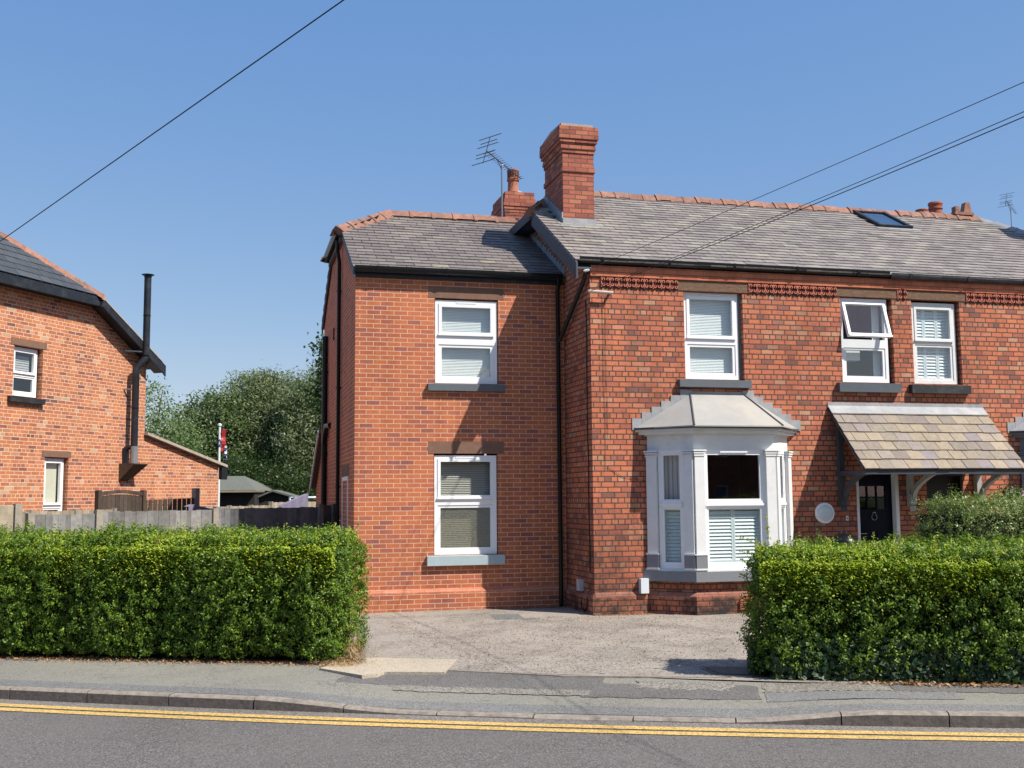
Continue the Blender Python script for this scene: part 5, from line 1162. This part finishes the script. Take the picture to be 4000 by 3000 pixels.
# ------------------------------------------------------------------ trees
def tree(x, y, lobes, nleaf, mat, label, L=.13, Wd=.07, seed=1, trunkr=.14, group=None, spread=.9, droop=0):
    t = empty('tree', (x, y, 0), 0, label, 'tree', group); g = np.random.default_rng(seed)
    W = np.array([a[3]*a[4]*a[5] for a in lobes])**.67; W /= W.sum(); ci = g.choice(len(lobes), nleaf, p=W); d = g.normal(0, 1, (nleaf, 3)); d /= np.linalg.norm(d, axis=1)[:, None]
    C = np.array([a[:3] for a in lobes]); Rr = np.array([a[3:6] for a in lobes]); rad = g.random(nleaf)**.28
    # clumping: twig clusters
    base = C[ci]+d*Rr[ci]*(rad*(1+.16*vnoise(d*3+ci[:, None], 2.2, seed)))[:, None]
    kk = max(40, nleaf//38); idx = g.choice(nleaf, kk, replace=False); cl = base[idx]; who = g.integers(0, kk, nleaf); sel = g.random(nleaf) < .72
    P = base.copy(); sc = .22; off = g.normal(0, sc, (nleaf, 3)); off[:, 2] *= .8
    P[sel] = cl[who[sel]]+off[sel]; P[:, 2] = np.maximum(P[:, 2], .0)
    N = d*.6+np.array([0, 0, .5]); P -= np.array([x, y, 0]); leaves('crown', P, N, L, Wd, mat, t, seed, spread, -droop)
    m = MB(); top = max(a[2]+a[5] for a in lobes); m.tube([(0, 0, -.2), (.03, .02, top*.3), (-.05, .05, top*.62)], [trunkr, trunkr*.75, trunkr*.4], 8); m.build('trunk', 'bark', t)
    m = MB()
    for a in lobes:
        p = Vector((a[0]-x, a[1]-y, a[2])); s_ = Vector((0, 0, min(a[2]*.55, top*.5)))
        for k in range(3): q = p+Vector(g.normal(0, .5, 3)*np.array(a[3:6])); m.tube([s_, (s_+q)/2+Vector((0, 0, .15)), q], [trunkr*.45, trunkr*.28, trunkr*.08], 5)
    m.build('limb', 'bark', t); return t
GT = None
tree(-2.7, 39.8, [(-2.9, 39.8, 4.6, 1.1, 1.0, 1.25), (-2.3, 39.6, 3.1, 1.3, 1.0, 1.4), (-1.7, 39.6, 3.6, .8, .8, .9), (-3.2, 40, 2.2, 1.2, 1, 1.6)], 12000, 'light_leaf', 'loose pale tree nearest the orange brick house corner', .11, .06, 41)
tree(-.9, 45, [(-1.0, 45, 4.4, 1.25, 1.3, 1.5), (-1.6, 44.6, 2.8, 1.4, 1.3, 2.2), (-.1, 45, 4.6, 1.2, 1.3, 1.6), (.1, 44.6, 2.4, 1.6, 1.2, 2.2)], 34000, 'tree_leaf', 'round green tree left of the flagpole', .13, .075, 42)
tree(1.3, 46, [(1.0, 46, 5.4, 1.3, 1.4, 1.6), (1.9, 45.6, 5.3, 1.2, 1.3, 1.5), (.8, 45, 3.4, 1.5, 1.2, 2.2), (2.1, 44.8, 3.0, 1.4, 1.2, 2.4), (1.4, 46, 6.1, .5, .6, .9)], 52000, 'willow_leaf', 'tallest grey-green willow in the middle of the far trees', .17, .045, 43, droop=.8)
tree(3.2, 43.5, [(3.0, 43.5, 4.9, 1.2, 1.2, 1.6), (2.9, 43, 3.0, 1.3, 1.2, 2.2), (3.6, 43.6, 5.6, 1.0, 1.0, 1.3)], 34000, 'willow_leaf', 'grey-green willow close to the side wall downpipe', .17, .045, 44, droop=.8)
tree(2.95, 34.5, [(3.15, 34.3, 6.0, .55, .6, 1.1), (3.2, 34.4, 4.9, .7, .6, .9), (3.3, 34.3, 3.6, .6, .6, .9)], 5200, 'dark_leaf', 'dark leaved tree peeping past the downpipes', .12, .085, 45)
tree(.8, 41.5, [(-.4, 41.5, 1.4, 1.2, .8, 1.5), (.9, 41.5, 1.6, 1.4, .8, 1.7), (2.2, 41.3, 1.5, 1.3, .8, 1.6), (3.3, 41, 1.4, 1, .8, 1.6), (.2, 41.6, 2.6, .9, .7, .9)], 20000, 'dark_leaf', 'dark shrubbery under the willows behind the sheds', .11, .06, 46)
tree(23.4, 30, [(23.1, 30, 9.2, .8, .8, 1.0), (23.9, 30, 8.8, 1.2, 1, 1.0), (24.6, 30, 8.6, 1, 1, .9)], 3000, 'light_leaf', 'tree top just showing behind the roof at the right', .16, .1, 47)
# sky-coloured gaps stay open; a few bare white branches in the willow
gB = random.Random(3); m = MB()
for k in range(7):
    p = Vector((1.9+gB.uniform(-.2, .5), 43.6, 4.0+gB.uniform(-.2, .3))); q = p+Vector((gB.uniform(-.7, .7), -.2, gB.uniform(-.7, .25))); m.tube([p, (p+q)/2+Vector((0, 0, .18)), q], [.02, .015, .008], 5)
br = m.build('limb', 'conduit'); br.parent = [o for o in bpy.data.objects if o.name.startswith('tree') and o.get('label', '').startswith('grey-green willow')][0]
br.matrix_parent_inverse = Matrix.Translation(-br.parent.location)

# ------------------------------------------------------------------ terrace across the road (the photograph shows it in the panes)
ot = empty('brick_terrace', (0, 0, 0), R_(-24.5), 'shaded brick terrace across the road, seen only in the window reflections', 'house')
wh = [(x, x+1.0, z, z+1.35) for x in np.arange(-14, 34, 3.2) for z in (.9, 3.6)]
Mo = Matrix.Translation((0, -6, 0)) @ Matrix.Rotation(PI, 4, 'Z'); m = MB(Mo); wall_holes(m, -36, 16, -.3, 5.6, [(-b, -a, c, d) for a, b, c, d in wh], 0, .1); m.build('wall', 'old_brick', ot)
m = MB(Mo); m.extr([(-36.2, -.25, 5.55), (-36.2, 3.8, 8.1), (-36.2, 7.8, 5.55)], (52.4, 0, 0)); m.build('roof', 'new_slate', ot)
for a, b, c, d in wh:
    m = MB(Mo); border(m, -b, -a, c, d, .07, .07, .07, .07, .06, .12); m.box(-b+.07, -a-.07, .06, .12, (c+d)/2-.03, (c+d)/2+.03); wf = m.build('window', 'upvc', ot)
    m = MB(Mo); m.face([(-b, .13, c), (-a, .13, c), (-a, .13, d), (-b, .13, d)]); m.build('pane', 'room_blue', wf)

# ------------------------------------------------------------------ barbecue, hanging basket
bq = empty('kettle_barbecue', (9.66, 16.0, -.04), 0, 'black domed barbecue against the wall below the round lamp', 'barbecue')
MB().lathe((0, 0, .75), [(.05, 0), (.18, .05), (.23, .14), (.24, .22)], 24).build('bowl', 'black_plastic', bq, True)
MB().lathe((0, 0, .975), [(.245, 0), (.24, .07), (.20, .15), (.12, .205), (.02, .225)], 24).build('lid', 'black_plastic', bq, True)
m = MB(); m.tube([(-.05, 0, 1.19), (-.05, 0, 1.23), (.05, 0, 1.23), (.05, 0, 1.19)], .01, 6); m.build('handle', 'steel', bq)
for a in (0, 2.1, 4.2): MB().tube([(.12*math.cos(a), .12*math.sin(a), .8), (.26*math.cos(a), .26*math.sin(a), 0)], .012, 6).build('leg', 'steel', bq)
hg = empty('hanging_basket', (12.87, 16.0, 1.55), 0, 'dark hanging basket with trailing leaves and pink flowers', 'plant')
MB().lathe((0, 0, -.05), [(.02, 0), (.12, .04), (.17, .12), (.18, .18)], 16).build('basket', 'black_plastic', hg, True)
m = MB()
for a in (0, 2.1, 4.2): m.tube([(.17*math.cos(a), .17*math.sin(a), .12), (0, 0, .55)], .004, 5)
m.tube([(0, 0, .55), (0, .2, .6), (0, .4, .6)], .008, 5); m.build('chain', 'black_plastic', hg)
gF = np.random.default_rng(5); leaves('foliage', gF.normal(0, 1, (420, 3))*np.array([.13, .12, .08])+np.array([0, 0, .2]), gF.normal(0, 1, (420, 3)), .06, .035, 'dark_leaf', hg, 5)
m = MB()
for (x, y, z) in ((.16, -.08, .22), (.19, -.06, .19), (.14, -.1, .18)):
    for k in range(5): a = k*2*PI/5; m.obb((x+.02*math.cos(a), y-.02, z+.02*math.sin(a)), (.014, .003, 0), (0, .006, 0), (0, .002, .014))
m.build('flower', 'pink_petal', hg)

# hand objects that are only pieces of the place their structure kind
for o in bpy.data.objects:
    if o.parent is None and o.name in ('road', 'pavement', 'kerb', 'driveway', 'ground', 'garden_ground'): o['kind'] = 'structure'

for nm, gr in (('tv_aerial', 'television aerials on the roofs'), ('overhead_cable', 'overhead cables'), ('privet_hedge', 'privet hedges along the pavement'), ('wooden_fence', 'board fences behind the left hedge'), ('garden_shed', 'garden sheds'), ('tree', 'trees beyond the gardens'), ('draped_cloth', 'purple cloths over the fence')):
    for o in bpy.data.objects:
        if o.parent is None and o.name.split('.')[0] == nm: o['group'] = gr
